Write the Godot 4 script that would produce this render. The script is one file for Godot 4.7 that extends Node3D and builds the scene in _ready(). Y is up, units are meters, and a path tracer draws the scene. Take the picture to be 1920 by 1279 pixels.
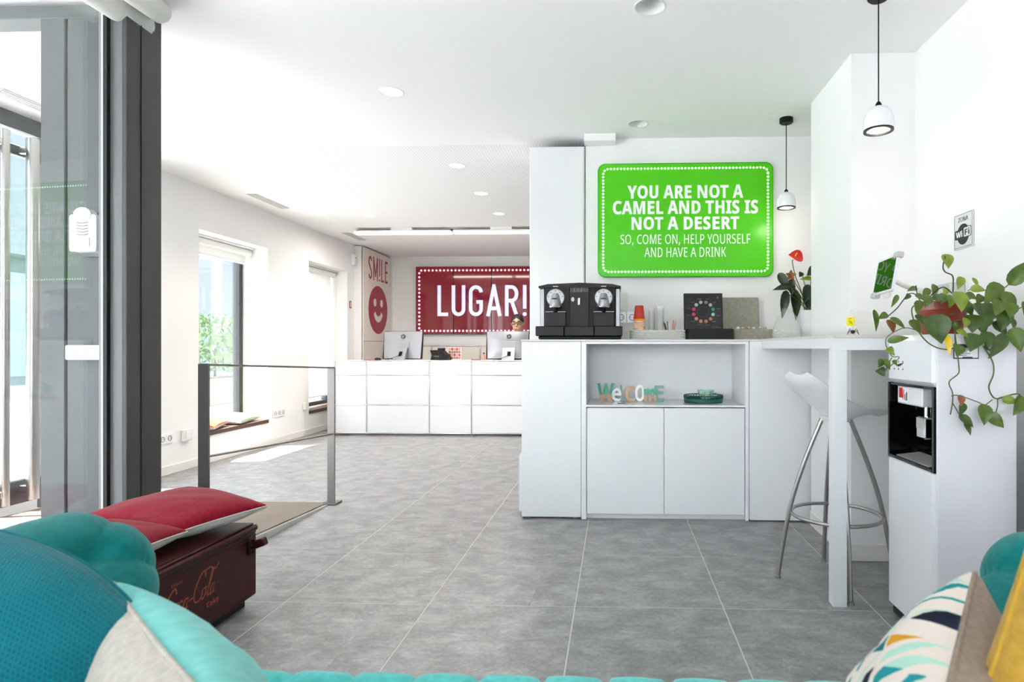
extends Node3D
# Bright reception lobby. Room axes: x right, y up, d = distance forward from the camera (world z = -d).

var M := {}
var taken := {}
var sans: SystemFont
var bold: SystemFont
var rng := RandomNumberGenerator.new()

# ---------------------------------------------------------------- helpers
func V(x: float, y: float, d: float) -> Vector3:
	return Vector3(x, y, -d)

func numbered(called: String) -> String:
	var n: int = taken.get(called, 0)
	taken[called] = n + 1
	return called if n == 0 else "%s_%03d" % [called, n]

func thing(called: String, label: String, category: String, at := Vector3.ZERO, turn := 0.0, group := "") -> Node3D:
	var o := Node3D.new()
	o.name = numbered(called)
	add_child(o)
	o.position = at
	o.rotation.y = turn
	tag(o, label, category, group)
	return o

func tag(o: Node, label: String, category: String, group := "", kind := "") -> Node:
	if label: o.set_meta("label", label)
	if category: o.set_meta("category", category)
	if group: o.set_meta("group", group)
	if kind: o.set_meta("kind", kind)
	return o

func copy(o: Node3D, at: Vector3, label: String, turn := 0.0) -> Node3D:
	var c: Node3D = o.duplicate()
	c.name = numbered(String(o.name))
	add_child(c)
	c.position = at
	c.rotation.y = turn
	c.set_meta("label", label)
	return c

func mi(called: String, mesh: Mesh, mat: Material, parent: Node = self, at := Vector3.ZERO) -> MeshInstance3D:
	var o := MeshInstance3D.new()
	o.name = numbered(called) if parent == self else called
	o.mesh = mesh
	o.material_override = mat
	parent.add_child(o, true)
	o.position = at
	return o

func tool() -> SurfaceTool:
	var st := SurfaceTool.new()
	st.begin(Mesh.PRIMITIVE_TRIANGLES)
	st.set_smooth_group(-1)
	return st

func obj(called: String, st: SurfaceTool, mat: Material, parent: Node = self, at := Vector3.ZERO) -> MeshInstance3D:
	st.generate_normals()
	return mi(called, st.commit(), mat, parent, at)

func struct(called: String, st: SurfaceTool, mat: Material) -> MeshInstance3D:
	var o := obj(called, st, mat)
	o.set_meta("kind", "structure")
	return o

# absolute coordinates under a thing that stands at its base
func part(called: String, st: SurfaceTool, mat: Material, parent: Node3D) -> MeshInstance3D:
	var o := obj(called, st, mat, parent)
	var base := Vector3.ZERO
	var p: Node = parent
	while p != self:
		base += (p as Node3D).position
		p = p.get_parent()
	o.position = -base
	return o

func tri(st: SurfaceTool, a: Vector3, b: Vector3, c: Vector3) -> void:   # counter-clockwise seen from outside
	st.add_vertex(a); st.add_vertex(c); st.add_vertex(b)

func quad(st: SurfaceTool, a: Vector3, b: Vector3, c: Vector3, d: Vector3) -> void:
	tri(st, a, b, c); tri(st, a, c, d)

func tri_out(st: SurfaceTool, a: Vector3, b: Vector3, c: Vector3, o: Vector3) -> void:
	if (b - a).cross(c - a).dot((a + b + c) / 3.0 - o) >= 0.0: tri(st, a, b, c)
	else: tri(st, a, c, b)

func quad_out(st: SurfaceTool, a: Vector3, b: Vector3, c: Vector3, d: Vector3, o: Vector3) -> void:
	tri_out(st, a, b, c, o); tri_out(st, a, c, d, o)

# bevelled box between two corners, in local axes, optionally moved by xf
func bevel_box(st: SurfaceTool, lo: Vector3, hi: Vector3, bev := 0.0, xf := Transform3D()) -> void:
	st.set_smooth_group(-1)
	var o := xf * ((lo + hi) / 2.0)
	var c := (lo + hi) / 2.0
	var h := (hi - lo) / 2.0
	bev = minf(bev, minf(h.x, minf(h.y, h.z)) * 0.95)
	var p := func(s: Vector3, k: int) -> Vector3:
		var e := Vector3(h.x - bev, h.y - bev, h.z - bev)
		e[k] = h[k]
		return xf * (c + Vector3(s.x * e.x, s.y * e.y, s.z * e.z))
	for k in 3:
		var i := (k + 1) % 3
		var j := (k + 2) % 3
		for sg in [-1.0, 1.0]:
			var q := []
			for t in [[-1.0, -1.0], [1.0, -1.0], [1.0, 1.0], [-1.0, 1.0]]:
				var s := Vector3()
				s[k] = sg; s[i] = t[0]; s[j] = t[1]
				q.append(p.call(s, k))
			quad_out(st, q[0], q[1], q[2], q[3], o)
		if bev > 0.0:
			for si in [-1.0, 1.0]:
				for sj in [-1.0, 1.0]:
					var s0 := Vector3(); var s1 := Vector3()
					s0[i] = si; s0[j] = sj; s0[k] = -1.0
					s1[i] = si; s1[j] = sj; s1[k] = 1.0
					quad_out(st, p.call(s0, i), p.call(s1, i), p.call(s1, j), p.call(s0, j), o)
	if bev > 0.0:
		for sx in [-1.0, 1.0]:
			for sy in [-1.0, 1.0]:
				for sz in [-1.0, 1.0]:
					var s := Vector3(sx, sy, sz)
					tri_out(st, p.call(s, 0), p.call(s, 1), p.call(s, 2), o)

# box in room coordinates (d forward)
func rb(st: SurfaceTool, x0: float, x1: float, y0: float, y1: float, d0: float, d1: float, bev := 0.0) -> void:
	bevel_box(st, Vector3(minf(x0, x1), minf(y0, y1), -maxf(d0, d1)), Vector3(maxf(x0, x1), maxf(y0, y1), -minf(d0, d1)), bev)

func rbox(x0: float, x1: float, y0: float, y1: float, d0: float, d1: float, bev := 0.0) -> SurfaceTool:
	var st := tool()
	rb(st, x0, x1, y0, y1, d0, d1, bev)
	return st

func lbox(lo: Vector3, hi: Vector3, bev := 0.0) -> SurfaceTool:
	var st := tool()
	bevel_box(st, lo, hi, bev)
	return st

func prism(st: SurfaceTool, poly: PackedVector2Array, z0: float, z1: float, xf := Transform3D()) -> void:
	st.set_smooth_group(-1)
	if Geometry2D.is_polygon_clockwise(poly): poly.reverse()
	var ix := Geometry2D.triangulate_polygon(poly)
	for t in range(0, ix.size(), 3):
		var a := poly[ix[t]]; var b := poly[ix[t + 1]]; var c := poly[ix[t + 2]]
		if (b - a).cross(c - a) < 0.0:
			var w := b; b = c; c = w
		tri(st, xf * Vector3(a.x, a.y, z1), xf * Vector3(b.x, b.y, z1), xf * Vector3(c.x, c.y, z1))
		tri(st, xf * Vector3(a.x, a.y, z0), xf * Vector3(c.x, c.y, z0), xf * Vector3(b.x, b.y, z0))
	if absf(z1 - z0) > 1e-6:
		for i in poly.size():
			var a := poly[i]; var b := poly[(i + 1) % poly.size()]
			quad(st, xf * Vector3(a.x, a.y, z0), xf * Vector3(b.x, b.y, z0), xf * Vector3(b.x, b.y, z1), xf * Vector3(a.x, a.y, z1))

func disc(c: Vector2, rx: float, ry := -1.0, n := 32) -> PackedVector2Array:
	var p := PackedVector2Array()
	for i in n:
		p.append(c + Vector2(cos(TAU * i / n) * rx, sin(TAU * i / n) * (rx if ry < 0.0 else ry)))
	return p

func rounded(x0: float, x1: float, y0: float, y1: float, r: float, n := 6) -> PackedVector2Array:
	var p := PackedVector2Array()
	var cs := [[x1 - r, y1 - r, 0.0], [x0 + r, y1 - r, PI / 2], [x0 + r, y0 + r, PI], [x1 - r, y0 + r, 1.5 * PI]]
	for c in cs:
		for i in n + 1:
			var a: float = c[2] + PI / 2 * i / n
			p.append(Vector2(c[0] + cos(a) * r, c[1] + sin(a) * r))
	return p

# flat stroke lettering: every polyline becomes a band of width w
func strokes(st: SurfaceTool, lines: Array, w: float, z0: float, z1: float, xf := Transform3D(), joint := Geometry2D.JOIN_ROUND, ending := Geometry2D.END_BUTT, chunk := 0) -> void:
	var todo := lines
	if chunk > 0:   # short overlapping runs, so that loops stay open
		todo = []
		for l in lines:
			for i in range(0, l.size() - 1, chunk): todo.append(l.slice(i, mini(i + chunk + 1, l.size())))
	for l in todo:
		for poly in Geometry2D.offset_polyline(PackedVector2Array(l), w / 2.0, joint, ending):
			if not Geometry2D.is_polygon_clockwise(poly):
				prism(st, poly, z0, z1, xf)

func lathe(st: SurfaceTool, prof: Array, n := 24, xf := Transform3D()) -> void:
	var g := 1
	for j in prof.size() - 1:
		var p0: Vector2 = prof[j]
		var p1: Vector2 = prof[j + 1]
		if j > 0:
			var pm: Vector2 = prof[j - 1]
			if absf((p0 - pm).angle_to(p1 - p0)) > 0.7: g += 1
		st.set_smooth_group(g)
		for i in n:
			var a := TAU * i / n
			var b := TAU * (i + 1) / n
			var q0 := xf * Vector3(cos(a) * p0.x, p0.y, sin(a) * p0.x)
			var q1 := xf * Vector3(cos(a) * p1.x, p1.y, sin(a) * p1.x)
			var q2 := xf * Vector3(cos(b) * p1.x, p1.y, sin(b) * p1.x)
			var q3 := xf * Vector3(cos(b) * p0.x, p0.y, sin(b) * p0.x)
			if p1.x > 1e-6: tri(st, q0, q1, q2)
			if p0.x > 1e-6: tri(st, q0, q2, q3)
	st.set_smooth_group(-1)

func lathed(prof: Array, n := 24, xf := Transform3D()) -> SurfaceTool:
	var st := tool()
	lathe(st, prof, n, xf)
	return st

func tube(st: SurfaceTool, pts: Array, r: float, n := 8, closed := false, r_end := -1.0) -> void:
	st.set_smooth_group(1)
	var m := pts.size()
	var rings := []
	var up := Vector3.UP
	var t0: Vector3 = (pts[1] - pts[0]).normalized()
	if absf(t0.dot(up)) > 0.9: up = Vector3.RIGHT
	var u := t0.cross(up).normalized()
	for i in m:
		var a: Vector3 = pts[(i - 1 + m) % m] if closed or i > 0 else pts[0]
		var b: Vector3 = pts[(i + 1) % m] if closed or i < m - 1 else pts[m - 1]
		var t := (b - a).normalized()
		u = (u - t * u.dot(t)).normalized()
		var w := t.cross(u)
		var rr := r if r_end < 0.0 else lerpf(r, r_end, float(i) / (m - 1))
		var ring := PackedVector3Array()
		for k in n:
			ring.append(pts[i] + (u * cos(TAU * k / n) + w * sin(TAU * k / n)) * rr)
		rings.append(ring)
	for i in (m if closed else m - 1):
		var p: PackedVector3Array = rings[i]
		var q: PackedVector3Array = rings[(i + 1) % m]
		for k in n:
			var k2 := (k + 1) % n
			quad(st, p[k], p[k2], q[k2], q[k])
	if not closed:
		st.set_smooth_group(-1)
		for k in range(1, n - 1):
			tri(st, rings[0][0], rings[0][k + 1], rings[0][k])
			tri(st, rings[m - 1][0], rings[m - 1][k], rings[m - 1][k + 1])
	st.set_smooth_group(-1)

func tubed(pts: Array, r: float, n := 8, closed := false, r_end := -1.0) -> SurfaceTool:
	var st := tool()
	tube(st, pts, r, n, closed, r_end)
	return st

func spline(pts: Array, steps := 6) -> Array:
	var out := []
	for i in pts.size() - 1:
		var p0 = pts[maxi(i - 1, 0)]
		var p3 = pts[mini(i + 2, pts.size() - 1)]
		for k in steps:
			out.append(pts[i].cubic_interpolate(pts[i + 1], p0, p3, float(k) / steps))
	out.append(pts[-1])
	return out

func circle3(c: Vector3, r: float, n := 32, u := Vector3.RIGHT, w := Vector3.BACK) -> Array:
	var p := []
	for i in n: p.append(c + u * cos(TAU * i / n) * r + w * sin(TAU * i / n) * r)
	return p

func grid(st: SurfaceTool, rows: Array, smooth := 1, flip := false) -> void:
	st.set_smooth_group(smooth)
	for i in rows.size() - 1:
		for j in rows[i].size() - 1:
			if flip: quad(st, rows[i][j], rows[i + 1][j], rows[i + 1][j + 1], rows[i][j + 1])
			else: quad(st, rows[i][j], rows[i][j + 1], rows[i + 1][j + 1], rows[i + 1][j])
	st.set_smooth_group(-1)

func text_tool(s: String, font: Font, w: float, h: float, depth := 0.002) -> SurfaceTool:   # lettering fitted into w x h around the origin, facing +z
	var t := TextMesh.new()
	t.text = s
	t.font = font
	t.font_size = 64
	t.pixel_size = 0.01
	t.depth = 0.02
	t.curve_step = 1.5
	var b := t.get_aabb()
	var k := Vector3(w / b.size.x, h / b.size.y, depth / 0.02)
	var c := b.get_center()
	var st := SurfaceTool.new()
	st.begin(Mesh.PRIMITIVE_TRIANGLES)
	st.append_from(t, 0, Transform3D(Basis.from_scale(k), Vector3(-c.x * k.x, -c.y * k.y, -c.z * k.z)))
	return st

func text(parent: Node, called: String, s: String, font: Font, w: float, h: float, mat: Material, xf: Transform3D, depth := 0.002) -> MeshInstance3D:
	var o := mi(called, text_tool(s, font, w, h, depth).commit(), mat, parent)
	o.transform = xf
	return o

# ---------------------------------------------------------------- materials
func mat(c: Color, rough := 0.6, metal := 0.0, spec := 0.5) -> StandardMaterial3D:
	var m := StandardMaterial3D.new()
	m.albedo_color = c
	m.roughness = rough
	m.metallic = metal
	m.metallic_specular = spec
	return m

func glow(c: Color, e: float) -> StandardMaterial3D:
	var m := mat(c, 0.5)
	m.emission_enabled = true
	m.emission = c
	m.emission_energy_multiplier = e
	return m

func pane(tint: Color, a: float) -> StandardMaterial3D:
	var m := mat(Color(tint.r, tint.g, tint.b, a), 0.0)
	m.transparency = BaseMaterial3D.TRANSPARENCY_ALPHA
	return m

func noise(freq: float, s: int, oct := 4) -> FastNoiseLite:
	var n := FastNoiseLite.new()
	n.seed = s
	n.frequency = freq
	n.fractal_octaves = oct
	return n

func noise_tex(freq: float, s: int, size := 256, a := Color.BLACK, b := Color.WHITE, as_normal := false, bump := 4.0) -> NoiseTexture2D:
	var t := NoiseTexture2D.new()
	t.width = size
	t.height = size
	t.seamless = true
	t.noise = noise(freq, s)
	if as_normal:
		t.as_normal_map = true
		t.bump_strength = bump
	else:
		var g := Gradient.new()
		g.set_color(0, a)
		g.set_color(1, b)
		t.color_ramp = g
	return t

func cloth(c: Color, scale := 6.0, weave := 1.0, sheen := 0.6) -> StandardMaterial3D:
	var m := mat(Color.WHITE, 0.9, 0.0, 0.3)
	m.albedo_texture = noise_tex(0.03, int(c.r * 100) + int(c.b * 70), 256, c.darkened(0.12), c.lightened(0.08))
	m.uv1_triplanar = true
	m.uv1_scale = Vector3.ONE * scale
	m.rim_enabled = sheen > 0.0
	m.rim = sheen
	m.rim_tint = 0.6
	if weave > 0.0:
		m.normal_enabled = true
		m.normal_texture = noise_tex(0.25, 7, 256, Color.BLACK, Color.WHITE, true, 3.0)
		m.normal_scale = weave * 0.35
	return m

func tile_image() -> ImageTexture:   # honed grey stoneware: clouds, brushed streaks, pale scuffs
	var size := 768
	var im := Image.create(size, size, false, Image.FORMAT_RGB8)
	var cloud := noise(0.006, 11, 5)
	var streak := noise(0.02, 12, 4)
	var fine := noise(0.18, 13, 2)
	var scuff := noise(0.013, 14, 3)
	var mid := noise(0.045, 15, 3)
	for y in size:
		for x in size:
			var v := 0.545 + 0.10 * cloud.get_noise_2d(x, y * 1.4) + 0.045 * streak.get_noise_2d(x * 0.35, y * 1.6) + 0.055 * fine.get_noise_2d(x * 0.45, y) + 0.05 * mid.get_noise_2d(x * 0.8, y)
			var k := scuff.get_noise_2d(x + 900, y * 1.3)
			if k > 0.3: v += (k - 0.3) * 0.16
			im.set_pixel(x, y, Color(v * 0.995, v * 0.995, v))
	return ImageTexture.create_from_image(im)

func perforated_image() -> ImageTexture:
	var im := Image.create(64, 64, false, Image.FORMAT_RGB8)
	for y in 64:
		for x in 64:
			var r := Vector2(x - 31.5, y - 31.5).length()
			var v := lerpf(0.82, 0.955, clampf((r - 13.0) / 3.0, 0.0, 1.0))
			im.set_pixel(x, y, Color(v, v, v))
	return ImageTexture.create_from_image(im)

func make_materials() -> void:
	M.paint = mat(Color(0.955, 0.953, 0.95), 0.75, 0.0, 0.35)
	M.ceiling = mat(Color(0.96, 0.96, 0.96), 0.85, 0.0, 0.3)
	M.perforated = mat(Color.WHITE, 0.85, 0.0, 0.3)
	M.perforated.albedo_texture = perforated_image()
	M.perforated.uv1_triplanar = true
	M.perforated.uv1_world_triplanar = true
	M.perforated.uv1_scale = Vector3.ONE * 45.0
	M.tile = mat(Color.WHITE, 0.36, 0.0, 0.5)
	M.tile.albedo_texture = tile_image()
	M.tile.roughness_texture = noise_tex(0.03, 21, 256, Color(0.75, 0.75, 0.75), Color.WHITE)
	M.tile.roughness = 0.42
	M.grout = mat(Color(0.80, 0.79, 0.775), 0.9)
	M.lacquer = mat(Color(0.925, 0.93, 0.935), 0.32, 0.0, 0.5)
	M.worktop = mat(Color(0.86, 0.84, 0.82), 0.4)
	M.white_plastic = mat(Color(0.95, 0.95, 0.96), 0.22)
	M.trim_white = mat(Color(0.92, 0.91, 0.89), 0.5)
	M.black = mat(Color(0.03, 0.03, 0.032), 0.5, 0.0, 0.4)
	M.gloss_black = mat(Color(0.02, 0.02, 0.024), 0.08)
	M.charcoal = mat(Color(0.13, 0.135, 0.14), 0.42)
	M.anthracite = mat(Color(0.235, 0.24, 0.24), 0.5)
	M.grey_metal = mat(Color(0.40, 0.42, 0.43), 0.45)
	M.frame_metal = mat(Color(0.25, 0.27, 0.28), 0.5)
	M.vent = mat(Color(0.80, 0.80, 0.80), 0.6)
	M.steel = mat(Color(0.72, 0.71, 0.70), 0.28, 1.0)
	M.chrome = mat(Color(0.86, 0.86, 0.87), 0.1, 1.0)
	M.raw_steel = mat(Color(0.48, 0.47, 0.46), 0.42, 0.85)
	M.alu = mat(Color(0.78, 0.78, 0.77), 0.4, 0.4)
	M.silver = mat(Color(0.64, 0.64, 0.66), 0.36, 0.5)
	M.glass = pane(Color(0.93, 0.98, 0.97), 0.03)
	M.green_glass = pane(Color(0.72, 0.9, 0.84), 0.10)
	M.clear = pane(Color(0.96, 0.99, 0.99), 0.06)
	M.glass_edge = mat(Color(0.90, 0.95, 0.93), 0.2)
	M.rubber = mat(Color(0.03, 0.03, 0.03), 0.6)
	M.wood = mat(Color(0.33, 0.25, 0.20), 0.55)
	M.blind = mat(Color(0.94, 0.94, 0.92), 0.8)
	M.blind.backlight_enabled = true
	M.blind.backlight = Color(0.75, 0.75, 0.74)
	M.lamp = glow(Color(1.0, 0.98, 0.95), 3.0)
	M.linear = glow(Color(1.0, 0.99, 0.97), 2.2)
	M.reflector = mat(Color(0.93, 0.93, 0.92), 0.4)
	M.teal = cloth(Color(0.0, 0.47, 0.47), 5.0, 0.5, 0.3)
	M.lit_teal_seat = cloth(Color(0.28, 0.80, 0.78), 5.0, 0.5, 0.7)  # sofa velvet lightened: window light on the seat is put into the colour
	M.aqua = cloth(Color(0.42, 0.79, 0.76), 4.0, 0.5, 0.5)
	M.cream = cloth(Color(0.76, 0.73, 0.68), 8.0, 1.0, 0.3)
	M.beige = cloth(Color(0.60, 0.52, 0.45), 8.0, 1.0, 0.3)
	M.mustard = cloth(Color(0.80, 0.62, 0.20), 6.0, 1.0, 0.3)
	M.crimson = cloth(Color(0.54, 0.0, 0.10), 5.0, 0.4, 0.25)
	M.offwhite = cloth(Color(0.82, 0.79, 0.77), 8.0, 1.0, 0.2)
	M.orange_fur = cloth(Color(0.92, 0.34, 0.12), 12.0, 1.0, 0.5)
	M.green_fur = cloth(Color(0.62, 0.86, 0.52), 12.0, 1.0, 0.5)
	M.trunk = mat(Color.WHITE, 0.45, 0.0, 0.35)
	M.trunk.albedo_texture = noise_tex(0.012, 31, 512, Color(0.17, 0.03, 0.04), Color(0.27, 0.055, 0.065))
	M.trunk.uv1_triplanar = true
	M.trunk.uv1_scale = Vector3.ONE * 2.0
	M.rust_print = mat(Color(0.58, 0.27, 0.17), 0.6)
	M.screen_red = glow(Color(0.62, 0.04, 0.13), 0.55)
	M.screen_red.albedo_color = Color(0.25, 0.01, 0.04)
	M.screen_red.roughness = 0.06
	M.screen_ink = glow(Color(0.80, 0.82, 1.0), 0.85)
	M.screen_ink.roughness = 0.1
	M.vinyl_red = mat(Color(0.62, 0.16, 0.24), 0.5)
	M.board_cream = mat(Color(0.90, 0.87, 0.83), 0.6)
	M.sign_green = mat(Color(0.31, 0.78, 0.04), 0.28, 0.0, 0.4)
	M.sign_rim = mat(Color(0.20, 0.66, 0.08), 0.2)
	M.sign_white = mat(Color(0.99, 0.99, 0.99), 0.5)
	M.led_star = glow(Color(0.88, 1.0, 0.98), 4.5)
	M.ink = mat(Color(0.10, 0.10, 0.10), 0.5)
	M.soil = mat(Color(0.10, 0.07, 0.05), 0.95)
	M.terracotta = mat(Color(0.52, 0.20, 0.13), 0.22)
	M.stem = mat(Color(0.30, 0.36, 0.12), 0.6)
	M.stem_dark = mat(Color(0.14, 0.12, 0.07), 0.7)
	M.concrete = mat(Color.WHITE, 0.85)
	M.concrete.albedo_texture = noise_tex(0.03, 41, 256, Color(0.54, 0.53, 0.49), Color(0.64, 0.63, 0.58))
	M.concrete.uv1_triplanar = true
	M.concrete.uv1_scale = Vector3.ONE * 4.0
	M.facade = mat(Color(0.27, 0.30, 0.32), 0.9)
	M.facade_dark = mat(Color(0.21, 0.245, 0.27), 0.9)
	M.pavement = mat(Color(0.745, 0.745, 0.74), 0.9)
	M.yellow = mat(Color(0.95, 0.90, 0.05), 0.7)
	M.skin = mat(Color(0.80, 0.58, 0.47), 0.55)
	M.hair = mat(Color(0.11, 0.07, 0.055), 0.6)
	M.blouse = mat(Color(0.12, 0.12, 0.14), 0.8)

# ---------------------------------------------------------------- camera, sky, sun
func set_up() -> void:
	var cam := Camera3D.new()
	cam.name = "camera"
	cam.projection = Camera3D.PROJECTION_FRUSTUM
	var lens := CameraAttributesPhysical.new()
	lens.frustum_focal_length = 21.0
	lens.frustum_focus_distance = 4.0
	lens.frustum_near = 0.05
	lens.frustum_far = 500.0
	lens.exposure_aperture = 5.6
	cam.attributes = lens
	cam.near = 0.05
	cam.far = 500.0
	cam.size = 2.0 * 639.5 / 1132.0 * 0.05
	cam.frustum_offset = Vector2(-154.0 / 1132.0, 12.5 / 1132.0) * 0.05
	cam.position = Vector3(0, 1.05, 0)
	cam.rotation.y = 0.03577
	cam.current = true
	add_child(cam)
	var env := Environment.new()
	env.tonemap_mode = Environment.TONE_MAPPER_LINEAR
	env.tonemap_exposure = 0.80
	env.background_mode = Environment.BG_SKY
	var sky := ProceduralSkyMaterial.new()
	sky.sky_top_color = Color(0.86, 0.905, 0.96)
	sky.sky_horizon_color = Color(0.97, 0.97, 0.97)
	sky.ground_bottom_color = Color(0.5, 0.5, 0.5)
	sky.ground_horizon_color = Color(0.8, 0.8, 0.8)
	sky.sky_energy_multiplier = 3.7
	sky.ground_energy_multiplier = 1.6
	env.sky = Sky.new()
	env.sky.sky_material = sky
	env.sdfgi_enabled = true
	env.ssao_enabled = true
	env.ssil_enabled = true
	var we := WorldEnvironment.new()
	we.name = "environment"
	we.environment = env
	add_child(we)
	var sun := DirectionalLight3D.new()
	sun.name = "sun"
	sun.light_energy = 17.0
	sun.light_color = Color(1.0, 0.98, 0.955)
	sun.light_angular_distance = 0.5
	sun.shadow_enabled = true
	sun.sky_mode = DirectionalLight3D.SKY_MODE_LIGHT_ONLY
	add_child(sun)
	sun.look_at_from_position(Vector3.ZERO, Vector3(0.385, -1.0, -0.09), Vector3.UP)

# ---------------------------------------------------------------- room shell
const DOWNLIGHTS := [[0.145, 2.575, 0], [0.145, 3.916, 0], [-1.27, 3.376, 1], [-2.717, 4.806, 1], [-2.717, 5.666, 1], [-2.717, 6.552, 1], [-1.265, 4.771, 1], [-1.265, 5.638, 1], [-1.265, 6.498, 1]]

func make_shell() -> void:
	# floor: grout bed and square stoneware tiles
	var fl := struct("floor", rbox(-3.72, 1.6, -0.12, -0.0007, -2.7, 9.7), M.grout)
	var variants := []
	for k in 8:
		var st := tool()
		var h := 0.2983
		var u0 := Vector2(rng.randf(), rng.randf())
		st.set_smooth_group(-1)
		var top := [Vector3(-h + 0.001, 0, h - 0.001), Vector3(h - 0.001, 0, h - 0.001), Vector3(h - 0.001, 0, -h + 0.001), Vector3(-h + 0.001, 0, -h + 0.001)]
		var low := [Vector3(-h, -0.002, h), Vector3(h, -0.002, h), Vector3(h, -0.002, -h), Vector3(-h, -0.002, -h)]
		var ft := [Vector3(-h, -0.01, h), Vector3(h, -0.01, h), Vector3(h, -0.01, -h), Vector3(-h, -0.01, -h)]
		var put := func(a: Vector3, b: Vector3, c: Vector3) -> void:
			for p in [a, c, b]:
				var q := Vector2(p.x, p.z) / 0.62 * (0.62 if k < 4 else -0.62)
				st.set_uv(u0 + q)
				st.add_vertex(p)
		put.call(top[0], top[1], top[2]); put.call(top[0], top[2], top[3])
		for i in 4:
			var j := (i + 1) % 4
			put.call(low[i], low[j], top[j]); put.call(low[i], top[j], top[i])
			put.call(ft[i], ft[j], low[j]); put.call(ft[i], low[j], low[i])
		st.generate_normals()
		st.generate_tangents()
		variants.append(st.commit())
	for i in range(-5, 4):
		for j in range(-8, 12):
			var t := mi("tile", variants[rng.randi() % 8], M.tile, fl)
			t.position = V(-0.7654 + 0.6 * i + 0.3, 0.0, 2.4455 + 0.6 * j + 0.3)
			if i == -5: t.name = t.name
	# ceiling with cut holes for the spotlights and a shadow slot over the desk
	var cuts := []
	for q in DOWNLIGHTS: cuts.append(q)
	for zone in [[-4.05, 1.8, -2.8, 4.29], [-4.05, -3.18, 4.29, 7.28], [0.6, 1.8, 4.29, 7.28], [-4.05, 1.8, 7.28, 9.8], [-3.18, 0.6, 4.29, 7.28]]:
		var perforated: bool = zone[0] == -3.18
		var root := CSGBox3D.new()
		root.name = numbered("ceiling" if not perforated else "ceiling_perforated")
		root.size = Vector3(zone[1] - zone[0], 0.25, zone[3] - zone[2])
		root.position = V((zone[0] + zone[1]) / 2.0, 2.625, (zone[2] + zone[3]) / 2.0)
		root.material = M.perforated if perforated else M.ceiling
		root.set_meta("kind", "structure")
		add_child(root)
		for q in cuts:
			if q[0] > zone[0] and q[0] < zone[1] and q[1] > zone[2] and q[1] < zone[3]:
				var c := CSGCylinder3D.new()
				c.name = "spot_hole"
				c.operation = CSGShape3D.OPERATION_SUBTRACTION
				c.radius = 0.062
				c.height = 0.3
				c.sides = 40
				c.material = M.ceiling
				root.add_child(c, true)
				c.position = V(q[0], 2.56, q[1]) - root.position
		if zone[2] == 7.28:
			var slot := CSGBox3D.new()
			slot.name = "shadow_slot"
			slot.operation = CSGShape3D.OPERATION_SUBTRACTION
			slot.size = Vector3(2.95, 0.2, 0.12)
			slot.material = M.anthracite
			root.add_child(slot, true)
			slot.position = V(-1.72, 2.56, 7.37) - root.position
	# left wall with two window openings; street glazing in front of it
	var st := tool()
	rb(st, -4.05, -3.7, 0.0, 2.5, 4.35, 5.234)
	rb(st, -4.05, -3.7, 0.0, 0.25, 5.234, 6.295)
	rb(st, -4.05, -3.7, 2.105, 2.5, 5.234, 6.295)
	rb(st, -4.05, -3.7, 0.0, 2.5, 6.295, 7.155)
	rb(st, -4.05, -3.7, 0.0, 0.25, 7.155, 8.2)
	rb(st, -4.05, -3.7, 2.105, 2.5, 7.155, 8.2)
	rb(st, -4.05, -3.7, 0.0, 2.5, 8.2, 9.75)
	struct("wall_left", st, M.paint)
	struct("wall_back", rbox(-4.05, 1.8, 0.0, 2.5, 9.5, 9.75), M.paint)
	struct("wall_right", rbox(1.47, 1.8, 0.0, 2.5, -2.6, 9.5), M.paint)
	struct("wall_pillar", rbox(1.16, 1.47, 0.0, 2.5, 3.02, 3.63), M.paint)
	struct("wall_sign", rbox(-0.21, 1.47, 0.0, 2.5, 4.19, 4.75), M.paint)
	st = tool()
	rb(st, -4.05, -1.6, 0.0, 2.5, -2.8, -2.6)
	rb(st, 0.6, 1.8, 0.0, 2.5, -2.8, -2.6)
	rb(st, -1.6, 0.6, 0.0, 0.9, -2.8, -2.6)
	rb(st, -1.6, 0.6, 2.1, 2.5, -2.8, -2.6)
	struct("wall_front", st, M.paint)
	struct("wall_closet", rbox(-3.7, -3.60, 0.0, 2.49, 8.42, 9.5, 0.003), M.paint)
	struct("ceiling_box", rbox(-0.215, 0.0, 2.45, 2.5, 4.08, 4.19, 0.002), M.ceiling)
	# skirtings
	struct("baseboard_left", rbox(-3.7, -3.688, 0.0, 0.075, 4.36, 8.42, 0.003), M.trim_white)
	st = tool()
	rb(st, 1.15, 1.47, 0.0, 0.085, 3.008, 3.02, 0.003)
	rb(st, 1.148, 1.16, 0.0, 0.085, 3.008, 3.62, 0.003)
	struct("baseboard_pillar", st, M.trim_white)
	struct("baseboard_right", rbox(1.458, 1.47, 0.0, 0.085, -2.6, 3.0, 0.003), M.trim_white)
	# windows in the left wall
	window("window_1", 5.234, 6.295)
	window("window_2", 7.155, 8.2)
	# rear window behind the sofa
	var w := Node3D.new()
	w.name = "window_3"
	w.set_meta("kind", "structure")
	add_child(w)
	w.position = V(-0.5, 0.9, -2.7)
	for x in [-1.6, -0.53, 0.54]:
		part("window_frame", rbox(x, x + 0.06, 0.9, 2.1, -2.74, -2.66, 0.004), M.anthracite, w)
	part("window_rail", rbox(-1.6, 0.6, 0.9, 0.96, -2.74, -2.66, 0.004), M.anthracite, w)
	part("window_rail", rbox(-1.6, 0.6, 2.04, 2.1, -2.74, -2.66, 0.004), M.anthracite, w)
	for x in [-1.54, -0.47]:
		part("pane", rbox(x, x + 1.01, 0.96, 2.04, -2.705, -2.695), M.glass, w)
	# street glazing with the entrance door
	var g := Node3D.new()
	g.name = "window_4"
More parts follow.
